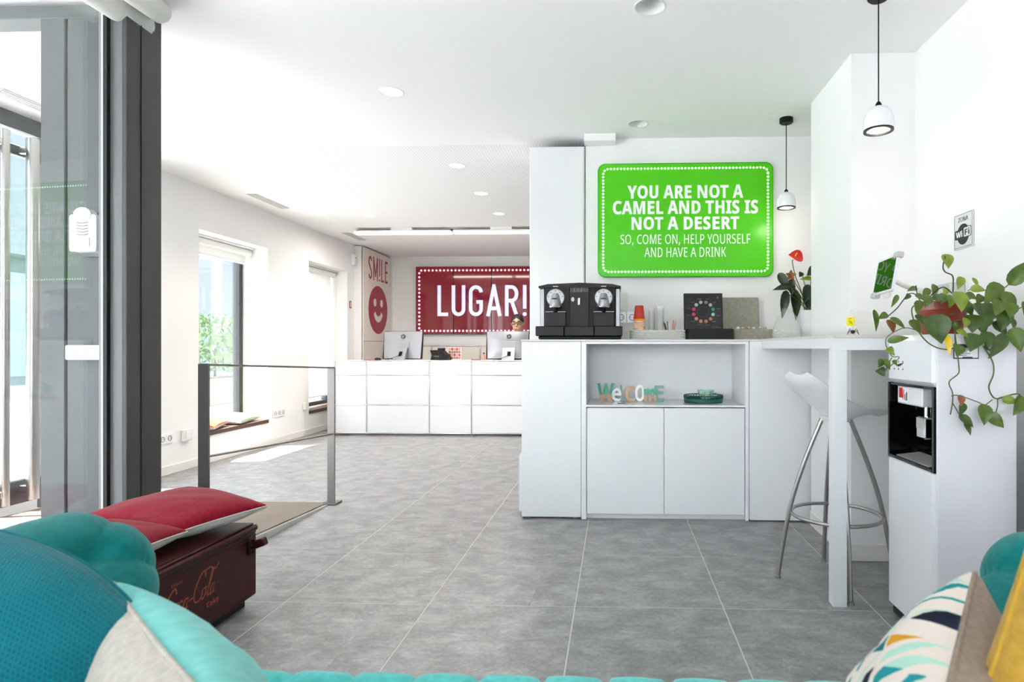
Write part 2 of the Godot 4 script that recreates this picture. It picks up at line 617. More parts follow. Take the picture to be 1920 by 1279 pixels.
	g.set_meta("kind", "structure")
	add_child(g)
	g.position = V(-3.75, 0, 1.0)
	for d in [-2.6, -1.3, 0.0, 1.3, 2.55, 3.83, 4.29]:
		part("window_post", rbox(-3.80, -3.70, 0.0, 2.5, d, d + 0.06, 0.004), M.charcoal, g)
	part("window_header", rbox(-3.80, -3.70, 2.40, 2.5, -2.6, 4.35, 0.004), M.charcoal, g)
	part("window_rail", rbox(-3.80, -3.70, 0.0, 0.09, -2.6, 2.55, 0.004), M.charcoal, g)
	for s in [[-2.54, -1.3], [-1.24, 0.0], [0.06, 1.3], [1.36, 2.55], [3.89, 4.29]]:
		part("pane", rbox(-3.755, -3.745, 0.09, 2.40, s[0], s[1]), M.glass, g)
	part("transom_pane", rbox(-3.755, -3.745, 2.32, 2.40, 2.61, 3.83), M.green_glass, g)
	var door := Node3D.new()
	door.name = "door_1"
	door.set_meta("kind", "structure")
	add_child(door)
	door.position = V(-3.75, 0.075, 3.22)
	for s in [[2.615, 3.575], [3.585, 3.825]]:
		part("door_rail", rbox(-3.775, -3.725, 0.075, 0.22, s[0], s[1], 0.004), M.charcoal, door)
		part("door_rail", rbox(-3.775, -3.725, 2.25, 2.31, s[0], s[1], 0.004), M.charcoal, door)
		part("door_pane", rbox(-3.756, -3.744, 0.22, 2.25, s[0], s[1]), M.green_glass, door)
	for d in [3.49, 3.665]:
		part("pull_handle", tubed([V(-3.66, 0.1, d), V(-3.66, 2.36, d)], 0.024 if d < 3.6 else 0.034, 16), M.steel, door)
		for y in [0.17, 2.28]:
			part("handle_bracket", rbox(-3.725, -3.65, y - 0.02, y + 0.02, d - 0.03, d - 0.005, 0.004), M.steel, door)

func window(called: String, d0: float, d1: float) -> void:
	var w := Node3D.new()
	w.name = called
	w.set_meta("kind", "structure")
	add_child(w)
	w.position = V(-3.95, 0.29, (d0 + d1) / 2.0)
	part("window_sill", rbox(-4.0, -3.685, 0.25, 0.29, d0 + 0.001, d1 - 0.001, 0.004), M.wood, w)
	for d in [d0, d1 - 0.055]:
		part("window_frame", rbox(-4.05, -3.97, 0.29, 2.105, d, d + 0.055, 0.004), M.charcoal, w)
	part("window_frame", rbox(-4.05, -3.97, 0.29, 0.34, d0 + 0.055, d1 - 0.055, 0.004), M.charcoal, w)
	part("window_frame", rbox(-4.05, -3.97, 2.06, 2.105, d0 + 0.055, d1 - 0.055, 0.004), M.charcoal, w)
	part("pane", rbox(-4.012, -4.004, 0.34, 2.06, d0 + 0.055, d1 - 0.055), M.glass, w)

func roller_blind(d0: float, d1: float, bottom: float, label: String) -> void:
	var b := thing("roller_blind", label, "blind", V(-3.9, bottom, (d0 + d1) / 2.0), 0.0, "window roller blinds")
	part("tube", tubed([V(-3.89, 2.05, d0 + 0.02), V(-3.89, 2.05, d1 - 0.02)], 0.035, 16), M.blind, b)
	part("cassette", rbox(-3.94, -3.84, 2.085, 2.104, d0 + 0.01, d1 - 0.01, 0.003), M.white_plastic, b)
	part("fabric", rbox(-3.926, -3.924, bottom, 2.05, d0 + 0.03, d1 - 0.03), M.blind, b)
	part("bottom_bar", rbox(-3.935, -3.915, bottom - 0.02, bottom, d0 + 0.03, d1 - 0.03, 0.004), M.white_plastic, b)
	part("chain", tubed([V(-3.87, 2.04, d1 - 0.03), V(-3.87, 0.9, d1 - 0.03)], 0.004, 6), M.white_plastic, b)

# ---------------------------------------------------------------- outside
func make_outside() -> void:
	struct("pavement", rbox(-30.0, -4.05, -0.15, 0.06, -25.0, 60.0), M.pavement)
	struct("pavement", rbox(-4.05, 30.0, -0.15, -0.02, -40.0, -2.8), M.pavement)
	var b := thing("building", "pale modern building across the street seen through the windows", "building", V(-15.0, 0.06, 15.0))
	part("wall", rbox(-22.0, -15.0, 3.4, 11.0, -10.0, 17.6), M.facade, b)
	part("wall", rbox(-22.0, -15.6, 0.06, 3.4, -10.0, 17.6), M.facade_dark, b)
	part("wall", rbox(-22.0, -14.0, 0.06, 12.5, 17.6, 21.0), M.facade, b)
	part("wall", rbox(-22.0, -15.4, 0.06, 9.0, 21.0, 45.0), M.facade_dark, b)
	for d in [-7.0, -2.0, 3.0, 8.0, 13.0, 16.0]:
		for y in [4.4, 7.8]:
			var f := part("window", rbox(-15.02, -14.96, y, y + 2.3, d, d + 1.0, 0.01), M.facade_dark, b)
			var p := part("pane", rbox(-14.97, -14.95, y + 0.08, y + 2.22, d + 0.08, d + 0.92), M.gloss_black, f)
			p.material_override = M.far_glass
	for d in [-8.0, -3.0, 2.0, 7.0, 12.0]:
		part("shopfront_pane", rbox(-15.6, -15.55, 0.3, 3.0, d, d + 3.6), M.far_glass, b)
	var pl := thing("planter", "long brown planter box standing outside the first window", "planter", V(-7.2, 0.06, 10.4))
	part("box", rbox(-7.6, -6.8, 0.06, 0.52, 8.6, 12.6, 0.02), M.wood, pl)
	part("soil", rbox(-7.55, -6.85, 0.50, 0.535, 8.65, 12.55), M.soil, pl)
	var k := 0
	for d in [9.0, 9.8, 10.6, 11.5, 12.2]:
		var s := thing("shrub", "%s light green shrub growing in the planter outside the window" % ["first", "second", "third", "fourth", "fifth"][k], "shrub", V(-7.2, 0.538, d), 0.0, "shrubs in the planter outside")
		obj("stem", tubed([Vector3.ZERO, Vector3(0.02, 0.5, 0.01)], 0.02, 6), M.stem_dark, s)
		var st := tool()
		for i in 420:
			var a := rng.randf() * TAU
			var h := 0.1 + rng.randf() * 1.0
			var r := 0.36 * sqrt(rng.randf()) * (1.0 - 0.35 * absf(h - 0.5))
			var c := Vector3(cos(a) * r, h, sin(a) * r)
			var u := Vector3(rng.randf() - 0.5, rng.randf() - 0.2, rng.randf() - 0.5).normalized() * 0.075
			var v := u.cross(Vector3(rng.randf() - 0.5, rng.randf() - 0.5, rng.randf() - 0.5)).normalized() * 0.022
			tri(st, c - u, c + v, c + u)
			tri(st, c - u, c + u, c - v)
		obj("foliage", st, M.shrub, s).set_meta("kind", "stuff")
		k += 1

# ---------------------------------------------------------------- entrance
func make_entrance() -> void:
	var p := thing("entrance_partition", "grey metal door frame behind the glass wall beside the entrance", "door frame", V(-2.2, 0, 2.46))
	part("post", rbox(-2.28, -2.09, 0.05, 2.42, 2.43, 2.53, 0.003), M.frame_metal, p)
	part("post", rbox(-2.395, -2.29, 0.05, 2.42, 2.43, 2.53, 0.003), M.frame_metal, p)
	part("header", rbox(-3.70, -2.085, 2.42, 2.475, 2.43, 2.53, 0.003), M.frame_metal, p)
	part("post", rbox(-3.70, -3.6, 0.05, 2.42, 2.43, 2.53, 0.003), M.frame_metal, p)
	var c := thing("entrance_column", "dark anthracite floor to ceiling column at the glass wall's end", "column", V(-2.0, 0, 2.45))
	part("cladding", rbox(-1.985, -1.965, 0, 2.5, 2.359, 2.545, 0.002), M.anthracite, c)
	part("cladding", rbox(-1.9649, -1.962, 0, 2.5, 2.43, 2.433), M.rubber, c)
	part("core", rbox(-2.085, -1.985, 0, 2.5, 2.362, 2.543, 0.002), M.grey_metal, c)
	part("gasket", rbox(-2.052, -2.036, 0.06, 2.46, 2.345, 2.362), M.rubber, c)
	var g := thing("glass_wall", "tall clear glass wall running beside the sofa to the dark column", "glass wall", V(-2.1, 0, 1.2))
	var st := tool()
	var a := Vector3(-2.058, 0, -2.352); var b := Vector3(-2.25, 0, 0.6)
	var n := Vector3(b.z - a.z, 0, a.x - b.x).normalized() * 0.005
	if n.x < 0: n = -n
	var o := (a + b) / 2.0 + Vector3(0, 1.25, 0)
	for s in [-1.0, 1.0]:
		quad_out(st, a + n * s, b + n * s, b + n * s + Vector3(0, 2.47, 0), a + n * s + Vector3(0, 2.47, 0), o)
	part("pane", st, M.glass, g)
	st = tool()
	bevel_box(st, Vector3(-2.063, 0.0, -2.353), Vector3(-2.050, 2.47, -2.350))
	part("polished_edge", st, M.glass_edge, g)
	st = tool()
	var tl := (b - a).normalized()
	bevel_box(st, Vector3(-0.02, 2.46, 0), Vector3(0.02, 2.5, (b - a).length()), 0.0, Transform3D(Basis(Vector3.UP.cross(tl), Vector3.UP, tl), a))
	part("top_channel", st, M.grey_metal, g)
	# things fixed to the frame
	var s := thing("alarm_sounder", "small white alarm sounder with louvres on the grey door frame", "alarm", V(-2.157, 1.43, 2.42))
	part("back_box", rbox(-2.20, -2.09, 1.425, 1.598, 2.395, 2.43, 0.012), M.grey_metal, s)
	var poly := rounded(-0.056, 0.056, 0.0, 0.15, 0.012)
	st = tool()
	prism(st, poly, 0.0, 0.03)
	obj("cover", st, M.white_plastic, s).position = Vector3(-0.001, 0.01, 0.02)
	st = tool()
	prism(st, disc(Vector2(0, 0.15), 0.036, 0.028, 24), 0.0, 0.034)
	obj("dome", st, M.white_plastic, s).position = Vector3(-0.001, 0.01, 0.02)
	for i in 5:
		st = tool()
		var pts := []
		for k in 9: pts.append(Vector3(-0.024 + 0.006 * k, 0.128 - i * 0.012 - 0.004 * sin(PI * k / 8.0), 0.0535))
		tube(st, pts, 0.0016, 5)
		obj("louvre", st, M.anthracite, s)
	obj("lens", lbox(Vector3(-0.036, 0.03, 0.05), Vector3(0.03, 0.068, 0.0545), 0.002), M.alu, s)
	var kb := thing("key_box", "narrow white key holder bar on the grey door frame", "key box", V(-2.15, 1.0, 2.42))
	part("bar", rbox(-2.253, -2.056, 1.0, 1.06, 2.39, 2.43, 0.004), M.white_plastic, kb)
	part("end_cap", rbox(-2.056, -2.046, 1.004, 1.058, 2.392, 2.43, 0.001), M.black, kb)
	st = tool()
	var key := []
	for k in 13: key.append(Vector3(-2.185 + 0.022 * cos(TAU * k / 12.0), 1.03 + 0.019 * sin(TAU * k / 12.0), -2.389))
	tube(st, key, 0.0015, 5)
	tube(st, [V(-2.163, 1.035, 2.389), V(-2.115, 1.04, 2.389), V(-2.105, 1.033, 2.389)], 0.0015, 5)
	tube(st, [V(-2.163, 1.025, 2.389), V(-2.15, 1.02, 2.389), V(-2.14, 1.026, 2.389), V(-2.13, 1.02, 2.389), V(-2.12, 1.026, 2.389), V(-2.105, 1.033, 2.389)], 0.0015, 5)
	part("key_outline", st, M.alu, kb)
	# roller blinds rolled up under the ceiling by the glass wall
	for q in [[-2.0, 2.415, 2.49, 0.05, "lower"], [-1.885, 2.44, 2.44, 0.045, "upper"]]:
		var r := thing("ceiling_blind", "%s rolled up white blind under the ceiling by the dark column" % q[4], "blind", V(q[0], q[1], 1.4), 0.0, "rolled up ceiling blinds")
		part("roll", tubed([V(q[0] - 0.1, q[1], -0.6), V(q[0], q[1], q[2])], q[3], 24), M.blind, r)
		part("end_cap", tubed([V(q[0], q[1], q[2]), V(q[0], q[1], q[2] + 0.012)], q[3] * 0.8, 20), M.white_plastic, r)
	# ramp with doormat
	var rp := thing("ramp", "low entrance ramp with pale aluminium edge under the doormat", "ramp", V(-2.8, 0, 3.2))
	st = tool()
	var prof := PackedVector2Array([Vector2(-3.995, 0.0), Vector2(-3.995, 0.004), Vector2(-2.56, 0.07), Vector2(-2.56, 0.0)])
	prism(st, prof, -1.914, -3.69, Transform3D(Basis(Vector3(0, 0, 1), Vector3(0, 1, 0), Vector3(1, 0, 0)), Vector3.ZERO))
	part("ramp_body", st, M.alu, rp)
	part("landing", rbox(-3.69, -2.29, 0.0, 0.07, -2.5, 2.559), M.pavement, rp)
	var dm := thing("doormat", "brown grey striped doormat covering the entrance ramp", "mat", V(-2.8, 0.01, 3.2))
	st = tool()
	prism(st, PackedVector2Array([Vector2(-3.985, 0.0055), Vector2(-3.985, 0.0125), Vector2(-2.56, 0.078), Vector2(-2.56, 0.071)]), -1.93, -3.68, Transform3D(Basis(Vector3(0, 0, 1), Vector3(0, 1, 0), Vector3(1, 0, 0)), Vector3.ZERO))
	rb(st, -3.68, -2.29, 0.071, 0.078, 2.0, 2.56)
	part("pile", st, M.doormat, dm)
	# handrail frame of flat steel
	var h := thing("handrail", "flat steel handrail frame standing beside the doormat ramp", "railing", V(-1.914, 0, 3.4))
	part("post", rbox(-1.939, -1.889, 0.0, 0.976, 2.735, 2.747, 0.001), M.raw_steel, h)
	part("post", rbox(-1.939, -1.889, 0.0, 0.921, 3.993, 4.005, 0.001), M.raw_steel, h)
	for q in [[0.970, 0.915, 0.05, 0.010], [0.540, 0.468, 0.02, 0.008]]:
		st = tool()
		var a0 := V(-1.914, q[0], 2.747); var b0 := V(-1.914, q[1], 3.993)
		var t := (b0 - a0).normalized()
		bevel_box(st, Vector3(-q[2] / 2, -q[3] / 2, 0), Vector3(q[2] / 2, q[3] / 2, (b0 - a0).length()), 0.001, Transform3D(Basis(t.cross(Vector3.UP).normalized() * -1.0, t.cross(Vector3.UP).cross(t), t), a0))
		part("rail", st, M.raw_steel, h)
	part("base_plate", rbox(-1.965, -1.862, 0.0, 0.012, 3.95, 4.05, 0.002), M.raw_steel, h)
	for q in [[-1.95, 3.965], [-1.878, 3.965]]:
		part("bolt", lathed([Vector2(0, 0.02), Vector2(0.007, 0.02), Vector2(0.007, 0.012)], 8, Transform3D(Basis(), V(q[0], 0.0, q[1]))), M.steel, h)

# ---------------------------------------------------------------- ceiling fittings
func make_ceiling_fittings() -> void:
	var where := ["nearest the camera at the top edge", "in front of the green sign", "alone above the middle of the floor", "nearest in the row beside the windows", "middle of the row beside the windows", "farthest in the row beside the windows", "nearest in the row leading to the desk", "middle of the row leading to the desk", "farthest in the row leading to the desk"]
	for lit in 2:
		var proto: Node3D
		for i in DOWNLIGHTS.size():
			var q = DOWNLIGHTS[i]
			if q[2] != lit: continue
			var label: String = "%s round recessed ceiling spotlight %s" % ["lit" if lit else "unlit", where[i]]
			if proto:
				copy(proto, V(q[0], 2.5, q[1]), label)
				continue
			proto = thing("lit_spotlight" if lit else "unlit_spotlight", label, "ceiling light", V(q[0], 2.5, q[1]), 0.0, "recessed ceiling spotlights")
			obj("trim_ring", lathed([Vector2(0.060, -0.001), Vector2(0.064, -0.003), Vector2(0.068, -0.002), Vector2(0.069, 0.0)], 40), M.reflector, proto)
			if lit:
				obj("lamp_disc", lathed([Vector2(0.0, 0.006), Vector2(0.060, 0.004)], 40), M.lamp, proto)
				var l := SpotLight3D.new()
				l.name = "spot_glow"
				l.light_energy = 0.9
				l.light_color = Color(1.0, 0.96, 0.9)
				l.spot_angle = 65.0
				l.spot_angle_attenuation = 0.6
				l.spot_range = 14.0
				l.spot_attenuation = 2.0
				l.light_size = 0.05
				l.shadow_enabled = true
				proto.add_child(l, true)
				l.position = Vector3(0, -0.012, 0)
				l.rotation.x = -PI / 2
			else:
				obj("reflector", lathed([Vector2(0.060, 0.0), Vector2(0.055, 0.03), Vector2(0.04, 0.065), Vector2(0.02, 0.085), Vector2(0.0, 0.09)], 32), M.reflector, proto)
	# slotted air vents
	var vents := [[-3.43, 5.57, 6.15, "beside the windows, nearer one"], [-3.40, 7.48, 8.01, "beside the windows, farther one by the desk"], [-3.47, 3.25, 3.75, "above the entrance door behind the glass"]]
	for v in vents:
		var t := thing("air_vent", "slim slotted ceiling air vent %s" % v[3], "vent", V(v[0], 2.5, (v[1] + v[2]) / 2.0), 0.0, "ceiling air vents")
		part("frame", rbox(v[0] - 0.05, v[0] + 0.05, 2.495, 2.5, v[1], v[2], 0.002), M.vent, t)
		for k in 4:
			part("slat", rbox(v[0] - 0.04 + k * 0.021, v[0] - 0.028 + k * 0.021, 2.490, 2.495, v[1] + 0.01, v[2] - 0.01), M.vent, t)
	# two long luminaires hanging over the reception desk
	var k := 0
	for x in [[-3.165, -1.985], [-1.955, -0.775]]:
		var t := thing("linear_lamp", "long white linear lamp hanging over the reception desk, %s one" % ["left", "right"][k], "lamp", V((x[0] + x[1]) / 2.0, 2.43, 7.24), 0.0, "linear lamps over the desk")
		part("housing", rbox(x[0], x[1], 2.448, 2.468, 7.18, 7.30, 0.003), M.white_plastic, t)
		part("diffuser", rbox(x[0] + 0.004, x[1] - 0.004, 2.43, 2.448, 7.184, 7.296, 0.003), M.linear, t)
		part("bracket", rbox((x[0] + x[1]) / 2.0 - 0.14, (x[0] + x[1]) / 2.0 + 0.12, 2.468, 2.5, 7.19, 7.29, 0.003), M.white_plastic, t)
		var l := AreaLight3D.new()
		l.name = "panel_glow"
		l.area_size = Vector2(1.15, 0.1)
		l.light_energy = 3.0
		l.light_color = Color(1.0, 0.97, 0.93)
		l.area_range = 14.0
		l.shadow_enabled = true
		t.add_child(l, true)
		l.position = Vector3(0, -0.006, 0)
		l.rotation.x = -PI / 2
		k += 1
	# pendants over the bar
	var p := thing("pendant_lamp", "white dome pendant lamp hanging nearest, with black cord and rim", "lamp", V(1.07, 1.93, 2.5), 0.0, "white dome pendant lamps")
	var top := 0.57
	obj("canopy", lathed([Vector2(0.0, top - 0.032), Vector2(0.036, top - 0.032), Vector2(0.042, top - 0.026), Vector2(0.042, top)], 28), M.black, p)
	obj("cord", tubed([Vector3(0, 0.115, 0), Vector3(0, top - 0.03, 0)], 0.0028, 8), M.black, p)
	obj("cap", lathed([Vector2(0.013, 0.10), Vector2(0.012, 0.112), Vector2(0.006, 0.122), Vector2(0.0, 0.123)], 16), M.black, p)
	obj("shade", lathed([Vector2(0.057, 0.006), Vector2(0.0585, 0.03), Vector2(0.056, 0.055), Vector2(0.048, 0.078), Vector2(0.034, 0.094), Vector2(0.016, 0.103), Vector2(0.0, 0.105)], 36), M.white_plastic, p)
	obj("rim", lathed([Vector2(0.043, 0.008), Vector2(0.046, 0.0), Vector2(0.057, 0.0), Vector2(0.0575, 0.008)], 36), M.black, p)
	obj("diffuser", lathed([Vector2(0.0, 0.006), Vector2(0.045, 0.006)], 36), M.pendant_glow, p)
	var s := OmniLight3D.new()
	s.name = "pendant_light"
	s.light_energy = 0.05
	s.light_color = Color(1.0, 0.95, 0.88)
	s.omni_range = 10.0
	s.omni_attenuation = 2.0
	s.light_size = 0.03
	s.shadow_enabled = true
	p.add_child(s, true)
	s.position = Vector3(0, -0.03, 0)
	copy(p, V(1.078, 1.93, 3.86), "white dome pendant lamp hanging beside the green sign, farther one")

# ---------------------------------------------------------------- reception
func glyph(c: String) -> Array:   # stroke lettering on a 1-high cap, returns [width, polylines]
	var arc := func(cx: float, cy: float, rx: float, ry: float, a0: float, a1: float) -> Array:
		var o := []
		for i in 13:
			var a := deg_to_rad(lerpf(a0, a1, i / 12.0))
			o.append(Vector2(cx + cos(a) * rx, cy + sin(a) * ry))
		return o
	match c:
		"L": return [0.36, [[Vector2(0.06, 1), Vector2(0.06, 0.06), Vector2(0.36, 0.06)]]]
		"U": return [0.46, [[Vector2(0.06, 1)] + arc.call(0.23, 0.23, 0.17, 0.17, 180, 360) + [Vector2(0.40, 1)]]]
		"G": return [0.47, [arc.call(0.235, 0.77, 0.175, 0.17, 0, 180) + arc.call(0.235, 0.23, 0.175, 0.17, 180, 360) + [Vector2(0.41, 0.46), Vector2(0.25, 0.46)]]]
		"A": return [0.50, [[Vector2(0.05, 0), Vector2(0.25, 0.97), Vector2(0.45, 0)], [Vector2(0.12, 0.25), Vector2(0.38, 0.25)]]]
		"R": return [0.46, [[Vector2(0.06, 0), Vector2(0.06, 0.9999)], [Vector2(0.06, 0.94), Vector2(0.22, 0.94)] + arc.call(0.22, 0.72, 0.17, 0.22, 90, -90) + [Vector2(0.06, 0.50)], [Vector2(0.22, 0.50), Vector2(0.40, 0)]]]
		"S": return [0.44, [arc.call(0.22, 0.75, 0.16, 0.19, 10, 250) + arc.call(0.22, 0.25, 0.16, 0.19, 70, -170)]]
		"M": return [0.60, [[Vector2(0.06, 0), Vector2(0.06, 0.96), Vector2(0.30, 0.2), Vector2(0.54, 0.96), Vector2(0.54, 0)]]]
		"E": return [0.40, [[Vector2(0.38, 0.94), Vector2(0.06, 0.94), Vector2(0.06, 0.06), Vector2(0.38, 0.06)], [Vector2(0.06, 0.5), Vector2(0.34, 0.5)]]]
		"!": return [0.16, [[Vector2(0.08, 1), Vector2(0.08, 0.24)]]]
	return [0.3, []]

func stroke_text(s: String, w: float, h: float, weight: float, depth: float, gap := 0.1) -> SurfaceTool:   # lower left corner at the origin
	var total := -gap
	for c in s: total += glyph(c)[0] + gap
	var kx := w / total
	var st := tool()
	var x := 0.0
	for c in s:
		var g := glyph(c)
		var lines := []
		for l in g[1]:
			var o := []
			for q in l: o.append(Vector2((x + q.x) * kx, q.y * h))
			lines.append(o)
		strokes(st, lines, weight * h, 0.0, depth, Transform3D(), Geometry2D.JOIN_MITER)
		if c == "!": prism(st, disc(Vector2((x + 0.08) * kx, 0.065 * h), weight * h * 0.56, -1.0, 20), 0.0, depth)
		x += g[0] + gap
	return st

func make_reception() -> void:
	# modular desk: white panels in a chrome tube frame
	var xs := [-3.354, -2.969, -2.214, -1.709, -0.954, -0.45]
	var ys := [0.03, 0.365, 0.72, 0.89]
	var t := thing("reception_desk", "long white modular reception desk with chrome tube frame", "desk", V(-1.9, 0, 7.3))
	for i in 5:
		for j in 3:
			part("front_panel", rbox(xs[i] + 0.008, xs[i + 1] - 0.008, ys[j] + 0.007, ys[j + 1] - 0.007, 7.098, 7.112, 0.003), M.lacquer, t)
		part("top_panel", rbox(xs[i] + 0.006, xs[i + 1] - 0.006, 0.885, 0.897, 7.10, 7.47, 0.003), M.lacquer, t)
	for j in 3:
		part("end_panel", rbox(xs[0] - 0.004, xs[0] + 0.006, ys[j] + 0.012, ys[j + 1] - 0.012, 7.12, 7.46, 0.003), M.lacquer, t)
	for y in ys:
		for d in [7.105, 7.46]:
			part("tube", tubed([V(xs[0], y, d), V(xs[5], y, d)], 0.0075, 8), M.chrome, t)
	for x in xs:
		for d in [7.105, 7.46]:
			part("tube", tubed([V(x, 0.0, d), V(x, 0.89, d)], 0.0075, 8), M.chrome, t)
		for y in ys:
			part("tube", tubed([V(x, y, 7.105), V(x, y, 7.46)], 0.0075, 8), M.chrome, t)
			part("ball_joint", lathed([Vector2(0, -0.012), Vector2(0.0085, -0.0085), Vector2(0.012, 0), Vector2(0.0085, 0.0085), Vector2(0, 0.012)], 10, Transform3D(Basis(), V(x, y, 7.103))), M.chrome, t)
	part("work_surface", rbox(-3.35, -0.45, 0.72, 0.74, 7.48, 8.1, 0.003), M.lacquer, t)
	for x in [-3.33, -1.9, -0.5]:
		part("leg", rbox(x, x + 0.03, 0, 0.72, 8.02, 8.05, 0.003), M.chrome, t)
	# low cabinet on the back wall
	var b := thing("back_cabinet", "low cream modular cabinet against the wall under the red screens", "cabinet", V(-2.2, 0, 9.3))
	var bx := [-3.56, -2.81, -2.06, -1.31, -0.56]
	for i in 4:
		part("top_panel", rbox(bx[i] + 0.005, bx[i + 1] - 0.005, 1.072, 1.083, 9.12, 9.47, 0.002), M.lacquer, b)
		for j in 3:
			part("front_panel", rbox(bx[i] + 0.012, bx[i + 1] - 0.012, 0.04 + j * 0.35, 0.365 + j * 0.35, 9.11, 9.122, 0.002), M.board_cream, b)
	for x in bx:
		part("tube", tubed([V(x, 0.0, 9.115), V(x, 1.075, 9.115)], 0.009, 8), M.chrome, b)
	for j in 4:
		part("tube", tubed([V(bx[0], 0.03 + j * 0.349, 9.115), V(bx[4], 0.03 + j * 0.349, 9.115)], 0.009, 8), M.chrome, b)
	# video wall
	var v := thing("video_wall", "wall of red portrait screens showing the word LUGAR! in a dotted border", "screen", V(-2.25, 1.26, 9.45), 0.0)
	var w := 0.6025
	for i in 4:
		var x0 := -3.158 + i * w
		var s := part("display", rbox(x0 + 0.001, x0 + w - 0.001, 1.26, 2.328, 9.43, 9.5, 0.002), M.gloss_black, v)
		part("screen_surface", rbox(x0 + 0.006, x0 + w - 0.006, 1.266, 2.322, 9.4275, 9.43), M.screen_red, s)
	var st := tool()
	var dots := []
	for i in 38:
		dots.append(Vector2(-3.068 + i * 0.0605, 2.268)); dots.append(Vector2(-3.068 + i * 0.0605, 1.315))
	for i in 15:
		dots.append(Vector2(-3.10, 2.225 - i * 0.062)); dots.append(Vector2(-0.80, 2.225 - i * 0.062))
	for q in dots: prism(st, disc(q, 0.0165, -1.0, 14), -9.4272, -9.4265)
	part("dot_border", st, M.screen_dot, v)
	var lt := stroke_text("LUGAR!", 1.42, 0.487, 0.115, 0.0005, 0.12)
	obj("lettering", lt, M.screen_ink, v).position = V(-2.81, 1.546, 9.4272) - v.position
	# printed SM!LE board on the closet side, facing right
	var sm := thing("smile_board", "tall cream board with a red SM!LE and smiling face", "sign", V(-3.58, 0.0, 8.95))
	part("upper_panel", rbox(-3.585, -3.57, 1.146, 2.478, 8.43, 9.46, 0.002), M.board_cream, sm)
	part("lower_panel", rbox(-3.585, -3.57, 0.01, 1.140, 8.43, 9.46, 0.002), M.board_cream, sm)
	var turn := Basis(Vector3.UP, PI / 2)
	var tx := obj("lettering", stroke_text("SM!LE", 0.74, 0.345, 0.10, 0.0008, 0.14), M.vinyl_red, sm)
	tx.transform = Transform3D(turn, V(-3.5698, 2.045, 8.60) - sm.position)
	st = tool()
	var face := disc(Vector2.ZERO, 0.36, 0.36, 56)
	var holes := [disc(Vector2(-0.125, 0.105), 0.055, 0.06, 20), disc(Vector2(0.125, 0.105), 0.055, 0.06, 20)]
	var grin := PackedVector2Array()
	for i in 15: grin.append(Vector2(cos(deg_to_rad(200 + 140.0 * i / 14)) * 0.18, 0.0 + sin(deg_to_rad(200 + 140.0 * i / 14)) * 0.185))
	for i in 15: grin.append(Vector2(cos(deg_to_rad(340 - 140.0 * i / 14)) * 0.115, 0.01 + sin(deg_to_rad(340 - 140.0 * i / 14)) * 0.105))
	prism(st, face, 0.0, 0.0006)
	obj("smiling_face", st, M.vinyl_red, sm).transform = Transform3D(turn, V(-3.5698, 1.615, 8.96) - sm.position)
	for hsh in holes + [grin]:
		st = tool()
		prism(st, hsh, 0.0006, 0.0010)
		obj("face_cutout", st, M.board_cream, sm).transform = Transform3D(turn, V(-3.5698, 1.615, 8.96) - sm.position)
	# desk things
	monitor(V(-2.615, 0.8985, 7.30), -0.16, "silver all-in-one computer seen from behind, left one on the desk")
	monitor(V(-1.315, 0.8985, 7.30), 0.04, "silver all-in-one computer seen from behind, in front of the seated person")
	var ph := thing("desk_phone", "black wedge shaped office phone on the reception desk", "phone", V(-2.13, 0.8985, 7.30))
	st = tool()
	prism(st, PackedVector2Array([Vector2(-0.11, 0.0), Vector2(0.11, 0.0), Vector2(0.10, 0.045), Vector2(0.02, 0.125), Vector2(-0.115, 0.12), Vector2(-0.09, 0.06)]), -0.08, 0.08)
	obj("body", st, M.black, ph)
	obj("handset", lbox(Vector3(-0.04, 0.122, -0.09), Vector3(0.03, 0.15, 0.03), 0.01), M.black, ph)
	obj("paper_slot", lbox(Vector3(-0.07, 0.015, 0.08), Vector3(0.0, 0.05, 0.084), 0.001), M.gloss_black, ph)
	var cal := thing("photo_calendar", "small desk calendar with rows of reddish photos beside the phone", "calendar", V(-1.99, 0.897, 7.40))
	obj("card", lbox(Vector3(-0.082, 0, -0.004), Vector3(0.082, 0.155, 0.004), 0.001), M.board_cream, cal)
	for r in 4:
		for c in 5:
			obj("photo", lbox(Vector3(-0.073 + c * 0.03, 0.012 + r * 0.036, 0.004), Vector3(-0.047 + c * 0.03, 0.042 + r * 0.036, 0.0048)), M["photo%d" % ((r * 3 + c * 2) % 4)], cal)
	var mo := thing("computer_mouse", "black computer mouse at the left end of the desk", "mouse", V(-2.90, 0.897, 7.26))
	obj("shell", lathed([Vector2(0.04, 0.0), Vector2(0.038, 0.016), Vector2(0.026, 0.03), Vector2(0.0, 0.034)], 16), M.black, mo)
	var nb := thing("red_notebook", "thin red notebook lying at the left end of the desk", "notebook", V(-3.0, 0.897, 7.26))
	obj("cover", lbox(Vector3(-0.055, 0, -0.06), Vector3(0.045, 0.008, 0.06), 0.002), M.vinyl_red, nb)
	var wn := thing("desk_ornament", "tiny pinkish figurine beside the right computer", "ornament", V(-1.60, 0.897, 7.28))
	obj("figure", lathed([Vector2(0.02, 0), Vector2(0.022, 0.02), Vector2(0.012, 0.05), Vector2(0.014, 0.065), Vector2(0.0, 0.08)], 12), M.photo1, wn)
	obj("cap", lathed([Vector2(0.009, 0.078), Vector2(0.012, 0.088), Vector2(0.0, 0.095)], 10), M.black, wn)
	var pn := thing("marker_pen", "dark red marker pen lying beside the tiny figurine", "pen", V(-1.69, 0.903, 7.26))
	obj("barrel", tubed([Vector3(-0.06, 0, 0), Vector3(0.06, 0, 0.01)], 0.006, 8), M.vinyl_red, pn)
